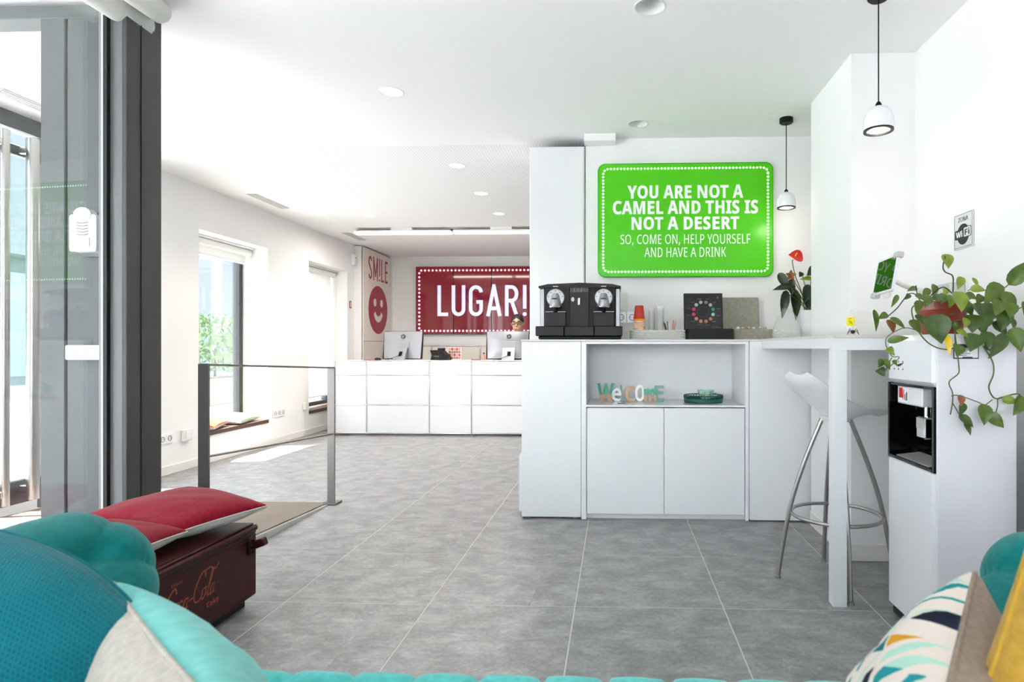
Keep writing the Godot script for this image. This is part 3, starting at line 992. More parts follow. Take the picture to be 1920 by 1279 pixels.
	# wall fixtures by the reception
	var cm := thing("motion_sensor", "small white motion sensor high on the wall beside the closet", "sensor", V(-3.69, 2.22, 8.33))
	part("housing", rbox(-3.70, -3.645, 2.20, 2.36, 8.30, 8.37, 0.01), M.white_plastic, cm)
	part("lens", rbox(-3.645, -3.640, 2.30, 2.315, 8.325, 8.345, 0.002), M.black, cm)
	var fs := thing("fire_sign", "tiny red square fire point sign on the wall by the second window", "sign", V(-3.69, 1.66, 8.27))
	part("plate", rbox(-3.70, -3.693, 1.60, 1.70, 8.26, 8.32, 0.001), M.vinyl_red, fs)
	part("symbol", rbox(-3.693, -3.692, 1.615, 1.685, 8.275, 8.305), M.board_cream, fs)

func monitor(at: Vector3, turn: float, label: String) -> void:
	var m := thing("computer", label, "computer", at, turn, "computers on the reception desk")
	var tilt := Basis(Vector3.RIGHT, -0.10)
	var st := tool()
	var rows := []
	for i in 9:
		var row := PackedVector3Array()
		var u := -1.0 + i / 4.0
		for j in 7:
			var y := 0.02 + 0.33 * j / 6.0
			row.append(tilt * Vector3(u * (0.243 + 0.012 * j / 6.0), y, 0.035 * (1.0 - pow(absf(u), 3.0)) * (1.0 - pow(absf(j / 3.0 - 1.0), 4.0) * 0.7)))
		rows.append(row)
	grid(st, rows)
	obj("back_shell", st, M.silver, m)
	st = tool()
	bevel_box(st, Vector3(-0.262, 0.012, -0.022), Vector3(0.262, 0.357, -0.001), 0.004, Transform3D(tilt, Vector3.ZERO))
	obj("screen_frame", st, M.black, m)
	st = tool()
	var logo := Transform3D(tilt, tilt * Vector3(0.02, 0.285, 0.0375))
	prism(st, disc(Vector2.ZERO, 0.028, -1.0, 32), -0.004, 0.0, logo)
	var badge := obj("logo_disc", st, M.ink, m)
	st = tool()
	strokes(st, [[Vector2(-0.004, 0.024), Vector2(-0.016, -0.012)], [Vector2(-0.0105, 0.005), Vector2(-0.002, 0.006), Vector2(-0.007, -0.012)], [Vector2(0.006, 0.012), Vector2(-0.004, -0.024)], [Vector2(0.006, 0.011), Vector2(0.014, 0.010), Vector2(0.009, -0.010), Vector2(0.0, -0.011)]], 0.0048, 0.0, 0.0008, logo)
	obj("logo_letters", st, M.silver, badge)
	st = tool()
	bevel_box(st, Vector3(-0.085, 0.12, 0.030), Vector3(0.085, 0.225, 0.036), 0.002, Transform3D(tilt, Vector3(0.02, 0, 0)))
	obj("vent_panel", st, M.silver, m)
	st = tool()
	prism(st, PackedVector2Array([Vector2(0.03, 0.15), Vector2(0.045, 0.15), Vector2(0.13, 0.0), Vector2(0.10, 0.0)]), -0.075, 0.075, Transform3D(Basis(Vector3(0, 0, 1), Vector3(0, 1, 0), Vector3(-1, 0, 0)), Vector3(0.02, 0, 0)))
	var stand := obj("stand", st, M.silver, m)
	st = tool()
	bevel_box(st, Vector3(-0.02, -0.03, 0.0), Vector3(0.02, 0.03, 0.004), 0.001, Transform3D(Basis(Vector3.RIGHT, -0.515), Vector3(0.03, 0.078, 0.0905)))
	obj("cable_hole", st, M.gloss_black, stand)
	obj("cable", tubed(spline([Vector3(0.03, 0.07, 0.098), Vector3(0.0, 0.05, 0.115), Vector3(-0.07, 0.02, 0.15), Vector3(-0.13, 0.004, 0.13), Vector3(-0.17, 0.004, 0.1)]), 0.003, 6), M.black, m)

# ---------------------------------------------------------------- counter, sign, bar
func make_counter() -> void:
	var a := thing("counter_end_cabinet", "plain white counter cabinet at the left end under the coffee machine", "cabinet", V(-0.394, 0, 3.94))
	part("body", rbox(-0.578, -0.212, 0.012, 1.088, 3.69, 4.18, 0.002), M.lacquer, a)
	for x in [-0.54, -0.25]:
		part("foot", rbox(x - 0.012, x + 0.012, 0.0, 0.012, 3.72, 3.745), M.alu, a)
	var s := thing("side_box", "small white box fixed low on the counter's left side", "box", V(-0.6, 0.02, 3.95))
	var st := tool()
	prism(st, PackedVector2Array([Vector2(0, 0.02), Vector2(-0.03, 0.02), Vector2(-0.03, 0.37), Vector2(-0.012, 0.395), Vector2(0, 0.395)]), -4.1, -3.78, Transform3D(Basis(), Vector3(-0.578, 0, 0)))
	part("casing", st, M.lacquer, s)
	var c := thing("niche_cabinet", "white counter cabinet with an open display niche above two doors", "cabinet", V(0.3, 0, 3.94))
	part("side_panel", rbox(-0.210, -0.180, 0.0, 1.088, 3.69, 4.18, 0.001), M.lacquer, c)
	part("side_panel", rbox(0.785, 0.806, 0.0, 1.088, 3.69, 4.18, 0.001), M.lacquer, c)
	part("top_rail", rbox(-0.180, 0.785, 1.072, 1.088, 3.69, 4.18, 0.001), M.lacquer, c)
	part("niche_back", rbox(-0.180, 0.785, 0.70, 1.072, 4.12, 4.14), M.lacquer, c)
	part("shelf", rbox(-0.180, 0.785, 0.688, 0.70, 3.682, 4.12, 0.001), M.shelf_gloss, c)
	part("plinth", rbox(-0.180, 0.785, 0.0, 0.03, 3.72, 4.12), M.lacquer, c)
	part("carcass_back", rbox(-0.180, 0.785, 0.03, 0.688, 4.10, 4.12), M.lacquer, c)
	part("door", rbox(-0.176, 0.2925, 0.034, 0.682, 3.69, 3.708, 0.0015), M.lacquer, c)
	part("door", rbox(0.2955, 0.781, 0.034, 0.682, 3.69, 3.708, 0.0015), M.lacquer, c)
	var r := thing("counter_corner_cabinet", "plain white counter cabinet at the right end behind the bar stool", "cabinet", V(1.0, 0, 3.94))
	part("body", rbox(0.809, 1.468, 0.008, 1.088, 3.675, 4.18, 0.002), M.lacquer, r)
	struct_tag(part_top("worktop", rbox(-0.582, 1.468, 1.089, 1.1, 3.683, 4.188, 0.001), M.worktop), "thin pale grey worktop running along the white counter", "worktop")
	var t := thing("tall_cabinet", "tall narrow white cabinet rising behind the coffee machine to the ceiling", "cabinet", V(-0.4, 1.1, 4.4))
	part("body", rbox(-0.60, -0.215, 0.0, 2.45, 4.195, 4.75, 0.002), M.lacquer, t)
	part("door", rbox(-0.594, -0.222, 1.102, 2.444, 4.178, 4.194, 0.0015), M.lacquer, t)
	# bar table
	var b := thing("bar_table", "white high bar table with square leg against the pillar", "table", V(1.15, 0, 3.0))
	st = tool()
	rb(st, 0.878, 1.468, 1.09, 1.102, 2.47, 3.005, 0.001)
	rb(st, 0.878, 1.145, 1.09, 1.102, 3.005, 3.672)
	part("table_top", st, M.worktop, b)
	part("apron", rbox(0.88, 1.466, 1.04, 1.09, 2.475, 2.52, 0.001), M.lacquer, b)
	part("apron", rbox(0.88, 0.925, 1.045, 1.09, 2.52, 3.67, 0.001), M.lacquer, b)
	part("leg", rbox(0.88, 0.934, 0.0, 1.04, 2.475, 2.529, 0.001), M.lacquer, b)
	# green sign
	var g := thing("green_sign", "bright green rounded sign reading YOU ARE NOT A CAMEL with a border of stars", "sign", V(0.4755, 1.538, 4.17))
	st = tool()
	prism(st, rounded(-0.5955, 0.5955, 0.0, 0.776, 0.05, 8), -0.02, 0.012)
	obj("panel", st, M.sign_green, g)
	st = tool()
	var edge := rounded(-0.5955, 0.5955, 0.0, 0.776, 0.05, 8)
	var ring := []
	for q in edge: ring.append(Vector3(q.x, q.y, 0.010))
	tube(st, ring, 0.004, 8, true)
	obj("rim", st, M.sign_rim, g)
	var lines := [["YOU ARE NOT A", 0.79, 0.0905, 0.1935, true], ["CAMEL AND THIS IS", 0.99, 0.0935, 0.0866, true], ["NOT A DESERT", 0.735, 0.0905, -0.022, true], ["SO, COME ON, HELP YOURSELF", 0.886, 0.076, -0.137, false], ["AND HAVE A DRINK", 0.557, 0.065, -0.221, false]]
	for l in lines:
		text(g, "lettering", l[0], heavy if l[4] else light, l[1], l[2], M.sign_white, Transform3D(Basis(), Vector3(0.0, 0.388 + l[3], 0.0125)), 0.001)
	st = tool()
	var path := rounded(-0.562, 0.562, 0.034, 0.742, 0.035, 3)
	path.append(path[0])
	var carry := 0.0
	for i in path.size() - 1:
		var p0 := path[i]; var p1 := path[i + 1]
		var len := p0.distance_to(p1)
		var x := carry
		while x < len:
			var c0 := p0.lerp(p1, x / len)
			var star := PackedVector2Array()
			for k in 10: star.append(c0 + Vector2.from_angle(PI / 2 + TAU * k / 10.0) * (0.0086 if k % 2 == 0 else 0.0036))
			prism(st, star, 0.0122, 0.0135)
			x += 0.0232
		carry = x - len
	obj("led_star_border", st, M.led_star, g)
	# sockets behind the coffee machine
	socket_plate(V(0.075, 1.26, 4.188), 0.0, 2, "double wall socket behind the counter beside the coffee machine")
	socket_plate(V(-3.698, 0.30, 4.83), PI / 2, 2, "double wall socket low on the left wall near the dark column")
	socket_plate(V(-3.698, 0.335, 6.50), PI / 2, 3, "triple wall socket low between the two windows")
	var sw := thing("junction_box", "white surface junction box on the left wall near the handrail", "switch", V(-3.698, 0.25, 5.06), PI / 2)
	obj("box", lbox(Vector3(-0.05, 0, 0), Vector3(0.05, 0.1, 0.03), 0.005), M.trim_white, sw)
	obj("button", lbox(Vector3(-0.03, 0.02, 0.03), Vector3(0.03, 0.08, 0.034), 0.003), M.white_plastic, sw)
	var s2 := thing("wall_switch", "single white switch box on the wall beside the second window", "switch", V(-3.698, 0.31, 7.05), PI / 2)
	obj("box", lbox(Vector3(-0.04, 0, 0), Vector3(0.04, 0.09, 0.02), 0.005), M.trim_white, s2)

func part_top(called: String, st: SurfaceTool, m: Material) -> MeshInstance3D:
	return obj(called, st, m)

func struct_tag(o: Node, label: String, category: String) -> void:
	tag(o, label, category)

func socket_plate(at: Vector3, turn: float, n: int, label: String) -> void:
	var s := thing("wall_socket", label, "socket", at, turn, "wall sockets")
	for i in n:
		var x := (i - (n - 1) / 2.0) * 0.078
		obj("plate", lbox(Vector3(x - 0.038, -0.04, 0), Vector3(x + 0.038, 0.04, 0.009), 0.003), M.white_plastic, s)
		obj("socket_ring", tubed(circle3(Vector3(x, 0, 0.0095), 0.02, 20, Vector3.RIGHT, Vector3.UP), 0.0025, 6, true), M.grey_metal, s)
		for k in [-1.0, 1.0]:
			obj("pin_hole", lbox(Vector3(x + k * 0.0095 - 0.0025, -0.0025, 0.008), Vector3(x + k * 0.0095 + 0.0025, 0.0025, 0.0095)), M.ink, s)

func make_counter_things() -> void:
	# coffee machine
	var m := thing("coffee_machine", "black double coffee machine with two silver dials on the counter", "coffee machine", V(-0.2255, 1.1, 3.90))
	var B: StandardMaterial3D = M.black
	obj("base", lbox(Vector3(-0.255, 0.0, -0.20), Vector3(0.26, 0.025, 0.17), 0.008), B, m)
	for q in [[-0.268, -0.092], [-0.090, 0.092], [0.094, 0.266]]:
		obj("drip_tray", lbox(Vector3(q[0], 0.022, 0.0), Vector3(q[1], 0.082, 0.20), 0.004), M.machine, m)
	obj("body", lbox(Vector3(-0.222, 0.08, -0.20), Vector3(0.222, 0.345, 0.125), 0.006), B, m)
	var st := tool()
	var lid := PackedVector2Array([Vector2(-0.258, 0.325), Vector2(-0.258, 0.335), Vector2(-0.2, 0.348), Vector2(0.0, 0.356), Vector2(0.2, 0.348), Vector2(0.258, 0.335), Vector2(0.258, 0.325)])
	prism(st, lid, -0.2, 0.135)
	obj("lid", st, M.machine, m)
	for sx in [-1.0, 1.0]:
		obj("water_tank", lbox(Vector3(minf(sx * 0.222, sx * 0.254), 0.08, -0.19), Vector3(maxf(sx * 0.222, sx * 0.254), 0.325, 0.10), 0.006), M.silver, m)
		var x: float = sx * 0.1505
		obj("cup_bay", lbox(Vector3(x - 0.066, 0.082, 0.12), Vector3(x + 0.066, 0.172, 0.14), 0.004), M.machine, m)
		obj("cup_bay_top", lbox(Vector3(x - 0.066, 0.170, 0.12), Vector3(x + 0.066, 0.178, 0.142), 0.002), M.gloss_black, m)
		var face := Transform3D(Basis(Vector3.RIGHT, PI / 2), Vector3(x, 0.262, 0.125))
		var dial := obj("dial", lathed([Vector2(0.056, 0.0), Vector2(0.056, 0.012), Vector2(0.052, 0.016), Vector2(0.0, 0.018)], 40, face), M.silver, m)
		for k in 5:
			var ang := deg_to_rad(170.0 - 40.0 * k)
			obj("dial_mark", lbox(Vector3(x + cos(ang) * 0.045 - 0.003, 0.262 + sin(ang) * 0.042 - 0.003, 0.142), Vector3(x + cos(ang) * 0.045 + 0.003, 0.262 + sin(ang) * 0.042 + 0.003, 0.1435)), M.ink, dial)
		st = tool()
		var rows := []
		for i in 13:
			var row := PackedVector3Array()
			var v := i / 12.0
			var y := 0.290 - 0.088 * v
			var wd := lerpf(0.018, 0.040, pow(v, 0.7))
			var dp := 0.016 + 0.05 * sin(v * PI * 0.62)
			for j in 13:
				var an := PI * j / 12.0
				row.append(Vector3(x + cos(an) * wd, y, 0.135 + sin(an) * dp))
			rows.append(row)
		grid(st, rows)
		obj("brew_head", st, M.silver, m)
		obj("brew_ring", tubed(circle3(Vector3(x, 0.203, 0.155), 0.032, 24), 0.007, 8, true), M.chrome, m)
		obj("spout", lathed([Vector2(0.010, 0.170), Vector2(0.018, 0.185), Vector2(0.026, 0.205), Vector2(0.0, 0.206)], 16, Transform3D(Basis(), Vector3(x, 0, 0.158))), B, m)
		st = tool()
		prism(st, disc(Vector2(x, 0.252), 0.018, 0.005, 16), 0.188, 0.1905)
		obj("slot", st, M.ink, m)
		text(m, "brand_name", "NESPRESSO", bold, 0.032, 0.006, M.sign_white, Transform3D(Basis(), Vector3(x, 0.333, 0.136)), 0.001)
	obj("centre_panel", lbox(Vector3(-0.062, 0.083, 0.12), Vector3(0.058, 0.335, 0.131), 0.002), M.machine, m)
	var dsp := obj("display_strip", lbox(Vector3(-0.058, 0.298, 0.131), Vector3(0.055, 0.322, 0.133), 0.001), M.gloss_black, m)
	for k in 5:
		obj("display_key", lbox(Vector3(-0.054 + k * 0.022, 0.300, 0.133), Vector3(-0.036 + k * 0.022, 0.320, 0.134), 0.001), M.anthracite, dsp)
	st = tool()
	prism(st, disc(Vector2(-0.043, 0.252), 0.010, 0.014, 20), 0.131, 0.136)
	obj("steam_knob", st, M.silver, m)
	obj("hot_water_spout", tubed([Vector3(-0.004, 0.258, 0.140), Vector3(-0.004, 0.215, 0.146)], 0.010, 12), M.chrome, m)
	# woven tray with cups and sticks
	var bk := thing("woven_basket", "low white woven basket holding cups beside the coffee machine", "basket", V(0.2675, 1.1, 3.93))
	st = tool()
	for layer in 7:
		var pts := []
		for q in rounded(-0.168, 0.168, -0.085, 0.085, 0.02, 4):
			pts.append(Vector3(q.x, 0.007 + layer * 0.0085, q.y))
		var wavy := []
		for i in pts.size():
			var p0: Vector3 = pts[i]
			var p1: Vector3 = pts[(i + 1) % pts.size()]
			var nn := maxi(1, int(p0.distance_to(p1) / 0.006))
			for k in nn:
				var p := p0.lerp(p1, float(k) / nn)
				var out := Vector3(p.x / 0.168, 0, p.z / 0.085).normalized()
				wavy.append(p + out * (0.004 if (k / 2 + layer) % 2 == 0 else -0.004))
		tube(st, wavy, 0.0046, 5, true)
	obj("woven_wall", st, M.blind, bk)
	obj("bottom", lbox(Vector3(-0.165, 0.002, -0.082), Vector3(0.165, 0.008, 0.082), 0.001), M.blind, bk)
	var col := ["cup_red", "cup_orange"]
	for k in 11:
		var cp := thing("paper_cup", "", "cup", V(0.152, 1.112 + k * 0.0125, 3.92), 0.0, "stacked paper cups in the basket")
		var up: int = 10 - k
		cp.set_meta("label", ["red paper cup on top of the cup stack", "orange paper cup second from the top of the stack"][up] if up < 2 else "pale peach paper cup in the stack, number %s from the top" % ["", "", "three", "four", "five", "six", "seven", "eight", "nine", "ten", "eleven"][up])
		var y1 := 0.085 if up == 0 else 0.06
		obj("wall", lathed([Vector2(0.036, 0.0), Vector2(0.038, 0.003), Vector2(0.036, 0.006), Vector2(0.027, y1), Vector2(0.0, y1)], 24), M[col[up]] if up < 2 else M.cup_peach, cp)
	for k in 2:
		var gl := thing("plastic_cup_stack", "tall sleeve of clear plastic cups in the basket, %s one" % ["left", "right"][k], "cups", V(0.235 + k * 0.05, 1.11, 3.95 - k * 0.05), 0.0, "sleeves of clear plastic cups")
		for i in 14:
			obj("cup", lathed([Vector2(0.017, 0.012 * i), Vector2(0.023, 0.012 * i + 0.05), Vector2(0.0245, 0.012 * i + 0.052)], 14), M.clear_cup, gl)
	var jar := thing("stirrer_glass", "drinking glass full of sugar sticks and stirrers in the basket", "glass", V(0.355, 1.11, 3.93))
	obj("glass", lathed([Vector2(0.0, 0.002), Vector2(0.033, 0.002), Vector2(0.037, 0.095)], 20), M.clear, jar)
	var stick_at := [[-0.02, -0.05, 0.13], [-0.01, -0.02, 0.11], [0.0, 0.01, 0.13], [0.012, 0.02, 0.12], [0.02, 0.03, 0.11], [-0.015, -0.04, 0.10], [0.005, 0.0, 0.12]]
	for i in 7:
		var q = stick_at[i]
		obj("sugar_stick", tubed([Vector3(q[0], 0.008, (i % 3 - 1) * 0.012), Vector3(q[1], q[2], (i % 3 - 1) * 0.015)], 0.0042, 6), [M.wood_light, M.wood, M.blind, M.photo1][i % 4], jar)
	# capsule display board in a black box
	var cb := thing("capsule_display", "black capsule display board with a ring of coloured capsules", "display", V(0.59, 1.1, 3.90))
	obj("tray", lbox(Vector3(-0.135, 0.0, -0.07), Vector3(0.15, 0.07, 0.075), 0.003), M.black, cb)
	var lean := Basis(Vector3.RIGHT, -0.12)
	st = tool()
	bevel_box(st, Vector3(-0.15, 0.045, -0.012), Vector3(0.10, 0.305, 0.0), 0.003, Transform3D(lean, Vector3.ZERO))
	obj("board", st, M.black, cb)
	st = tool()
	bevel_box(st, Vector3(-0.142, 0.07, -0.001), Vector3(0.092, 0.295, 0.002), 0.001, Transform3D(lean, Vector3.ZERO))
	obj("printed_face", st, M.gloss_black, cb)
	var caps := ["silver", "photo2", "silver", "capsule_green", "capsule_mint", "photo0", "photo0", "wood_light", "photo1", "capsule_pink", "capsule_pink", "silver"]
	for k in 12:
		var an := PI / 2 + 0.25 - TAU * k / 12.0
		var p := Vector3(-0.025 + cos(an) * 0.064, 0.182 + sin(an) * 0.064, 0.003)
		obj("capsule", lathed([Vector2(0.012, 0.0), Vector2(0.010, 0.006), Vector2(0.0, 0.007)], 14, Transform3D(lean * Basis(Vector3.RIGHT, PI / 2), lean * p)), M[caps[k]], cb)
		st = tool()
		var tp := Vector3(-0.025 + cos(an) * 0.098, 0.182 + sin(an) * 0.088, 0.0022)
		bevel_box(st, tp - Vector3(0.013, 0.002, 0), tp + Vector3(0.013, 0.002, 0.0004), 0.0, Transform3D(lean, Vector3.ZERO))
		obj("caption", st, M.grey_metal, cb)
	var ringp := []
	for q in circle3(Vector3(-0.025, 0.182, 0.003), 0.036, 28, Vector3.RIGHT, Vector3.UP): ringp.append(lean * q)
	obj("ring_print", tubed(ringp, 0.0008, 5, true), M.grey_metal, cb)
	text(cb, "brand_name", "NESPRESSO", sans, 0.05, 0.008, M.grey_metal, Transform3D(lean, lean * Vector3(0.055, 0.082, 0.003)), 0.0006)
	text(cb, "emblem", "N", bold, 0.009, 0.010, M.wood_light, Transform3D(lean, lean * Vector3(0.068, 0.276, 0.003)), 0.0006)
	# concrete box with lid leaning
	var cc := thing("concrete_box", "grey concrete box holding wrapped sweets on the counter", "box", V(0.8925, 1.1, 4.0))
	obj("box", lbox(Vector3(-0.1235, 0.0, -0.06), Vector3(0.1235, 0.07, 0.06), 0.003), M.concrete, cc)
	var lidn := thing("concrete_slab", "square concrete slab leaning on the wall behind the concrete box", "slab", V(0.845, 1.1, 4.12))
	st = tool()
	bevel_box(st, Vector3(-0.125, 0.0, -0.012), Vector3(0.125, 0.292, 0.012), 0.003, Transform3D(Basis(Vector3.RIGHT, -0.1), Vector3(0, 0, 0.0)))
	obj("slab", st, M.concrete, lidn)
	for k in 6:
		var sw := thing("wrapped_sweet", "%s wrapped sweet on top of the concrete box" % ["clear", "pale", "brownish", "white", "cream", "rightmost"][k], "sweet", V(0.80 + k * 0.036, 1.1705, 3.98 + (k % 2) * 0.03), k * 0.9, "wrapped sweets on the concrete box")
		obj("sweet", lathed([Vector2(0.0, 0.0), Vector2(0.011, 0.003), Vector2(0.013, 0.009), Vector2(0.008, 0.016), Vector2(0.0, 0.018)], 8), [M.blind, M.cream, M.wood_light][k % 3], sw)
		obj("wrapper_twist", lbox(Vector3(0.012, 0.006, -0.007), Vector3(0.024, 0.010, 0.007), 0.001), M.clear_cup, sw)
	# flask vase and anthurium
	var f := thing("glass_flask", "wide clear glass flask half full of white pebbles on the counter", "vase", V(1.068, 1.1, 3.80))
	obj("flask", lathed([Vector2(0.0, 0.003), Vector2(0.09, 0.003), Vector2(0.098, 0.012), Vector2(0.085, 0.07), Vector2(0.062, 0.13), Vector2(0.038, 0.165), Vector2(0.03, 0.185), Vector2(0.034, 0.195)], 36), M.clear, f)
	st = tool()
	for i in 90:
		var an := rng.randf() * TAU
		var rr := 0.076 * sqrt(rng.randf())
		lathe(st, [Vector2(0.0, -0.006), Vector2(0.010, 0.0), Vector2(0.0, 0.006)], 6, Transform3D(Basis.from_euler(Vector3(rng.randf(), rng.randf(), rng.randf())), Vector3(cos(an) * rr, 0.012 + rng.randf() * 0.045, sin(an) * rr)))
	obj("white_pebbles", st, M.blind, f).set_meta("kind", "stuff")
	anthurium()
	# in the niche
	var wl := thing("welcome_letters", "joined wooden letters spelling WeLCOmE in green, white and tan", "letters", V(0.097, 0.701, 3.95))
	var ls := [["W", -0.217, -0.106, 0.116, "letter_dip"], ["e", -0.122, -0.060, 0.085, "white_plastic"], ["L", -0.068, -0.034, 0.102, "letter_sage"], ["C", -0.034, 0.032, 0.096, "letter_tan"], ["O", 0.030, 0.090, 0.106, "white_plastic"], ["m", 0.086, 0.166, 0.082, "letter_dip_low"], ["E", 0.155, 0.216, 0.102, "letter_sage"]]
	for i in ls.size():
		var q = ls[i]
		var o := mi("letter", text_tool(q[0], bold, q[2] - q[1], q[3], 0.016).commit(), M[q[4]], wl)
		o.position = Vector3((q[1] + q[2]) / 2.0, q[3] / 2.0, 0.004 * (i % 2))
	var ky := thing("small_keys", "few dark keys lying flat before the wooden letters", "keys", V(0.06, 0.70, 3.80))
	obj("key", lbox(Vector3(-0.05, 0, -0.004), Vector3(0.0, 0.003, 0.004), 0.001), M.charcoal, ky)
	obj("key_ring", tubed(circle3(Vector3(0.018, 0.002, 0), 0.014, 16), 0.0018, 6, true), M.steel, ky)
	var tr := thing("green_tray", "round dark green pierced metal tray in the counter niche", "tray", V(0.562, 0.701, 3.90))
	obj("plate", lathed([Vector2(0.0, 0.0), Vector2(0.118, 0.0), Vector2(0.124, 0.006), Vector2(0.125, 0.026), Vector2(0.122, 0.026), Vector2(0.119, 0.006), Vector2(0.0, 0.005)], 40), M.tray_green, tr)
	st = tool()
	for k in 40:
		var a0 := TAU * k / 40.0
		var c0 := Vector3(cos(a0) * 0.123, 0.035, sin(a0) * 0.123)
		tube(st, circle3(c0, 0.0085, 8, Vector3(-sin(a0), 0, cos(a0)), Vector3.UP), 0.0018, 4, true)
	tube(st, circle3(Vector3(0, 0.045, 0), 0.123, 40), 0.0026, 6, true)
	obj("pierced_gallery", st, M.tray_green, tr)
	var cu := thing("patterned_cup", "small mint cup with red flower pattern standing on the green tray", "cup", V(0.577, 0.707, 3.90))
	obj("cup", lathed([Vector2(0.026, 0.0), Vector2(0.024, 0.008), Vector2(0.040, 0.03), Vector2(0.052, 0.066), Vector2(0.053, 0.072), Vector2(0.050, 0.066), Vector2(0.03, 0.02), Vector2(0.0, 0.016)], 28), M.cup_pattern, cu)
	obj("handle", tubed(spline([Vector3(0.046, 0.052, 0), Vector3(0.068, 0.05, 0), Vector3(0.066, 0.03, 0), Vector3(0.040, 0.024, 0)]), 0.004, 8), M.cup_pattern, cu)
	# on the bar table
	var br := thing("clear_tip_jar", "small clear pot with a yellow note and spider decoration on the bar", "pot", V(1.055, 1.102, 2.75))
	obj("pot", lathed([Vector2(0.0, 0.002), Vector2(0.020, 0.002), Vector2(0.024, 0.045)], 18), M.clear, br)
	obj("yellow_note", lbox(Vector3(-0.019, 0.046, 0.0), Vector3(0.016, 0.085, 0.001)), M.yellow, br)
	var st2 := tool()
	strokes(st2, [[Vector2(-0.010, 0.078), Vector2(0.002, 0.080)], [Vector2(-0.008, 0.070), Vector2(-0.006, 0.064), Vector2(0.004, 0.066)], [Vector2(-0.006, 0.057), Vector2(0.003, 0.060), Vector2(0.005, 0.054)]], 0.002, 0.001, 0.0014)
	obj("note_scribble", st2, M.ink, br)
	obj("spider_body", lathed([Vector2(0, -0.009), Vector2(0.007, -0.006), Vector2(0.009, 0), Vector2(0.007, 0.006), Vector2(0, 0.009)], 12, Transform3D(Basis(), Vector3(-0.004, 0.018, 0.032))), M.hair, br)
	for k in 6:
		var sx := -1.0 if k < 3 else 1.0
		var kk := k % 3
		obj("spider_leg", tubed([Vector3(-0.004 + sx * 0.006, 0.02, 0.032), Vector3(-0.004 + sx * (0.014 + kk * 0.002), 0.034 - kk * 0.008, 0.034), Vector3(-0.004 + sx * (0.02 + kk * 0.004), 0.022 - kk * 0.010, 0.036)], 0.0012, 5), M.wood, br)
	var fr := thing("acrylic_stand", "clear acrylic leaflet stand at the pillar end of the bar", "stand", V(1.13, 1.102, 2.78))
	st = tool()
	bevel_box(st, Vector3(-0.05, 0.0, -0.001), Vector3(0.05, 0.13, 0.001), 0.0, Transform3D(Basis(Vector3.RIGHT, -0.35), Vector3.ZERO))
	obj("sheet", st, M.clear, fr)
	st = tool()
	bevel_box(st, Vector3(-0.044, 0.006, 0.0015), Vector3(0.044, 0.122, 0.002), 0.0, Transform3D(Basis(Vector3.RIGHT, -0.35), Vector3.ZERO))
	obj("leaflet", st, M.blind, fr)

# ---------------------------------------------------------------- plants
func leaf(st: SurfaceTool, base: Vector3, tip: Vector3, width: float, face: Vector3, cup := 0.12, heart := true) -> void:
	var ax := tip - base
	var ln := ax.length()
	var y := ax / ln
	var x := y.cross(face).normalized()
	var z := x.cross(y).normalized()
	var prof := [[0.0, 0.0], [0.06, 0.62], [0.18, 0.95], [0.34, 1.0], [0.52, 0.86], [0.72, 0.55], [0.88, 0.24], [1.0, 0.0]] if heart else [[0.0, 0.0], [0.1, 0.45], [0.3, 0.9], [0.5, 1.0], [0.7, 0.8], [0.87, 0.42], [1.0, 0.0]]
	var rows := []
	for q in prof:
		var t: float = q[0]
		var w: float = q[1] * width / 2.0
		var dip: float = -cup * ln * (t * t) * 0.9 + 0.05 * ln * sin(t * PI)
		var row := PackedVector3Array()
		for k in [-1.0, -0.5, 0.0, 0.5, 1.0]:
			var back := 0.10 * ln * absf(k) if heart and t < 0.2 else 0.0
			row.append(base + y * (t * ln - back * (1.0 - t * 4.0)) + x * (w * k) + z * (dip + absf(k) * w * 0.28))
		rows.append(row)
	grid(st, rows)

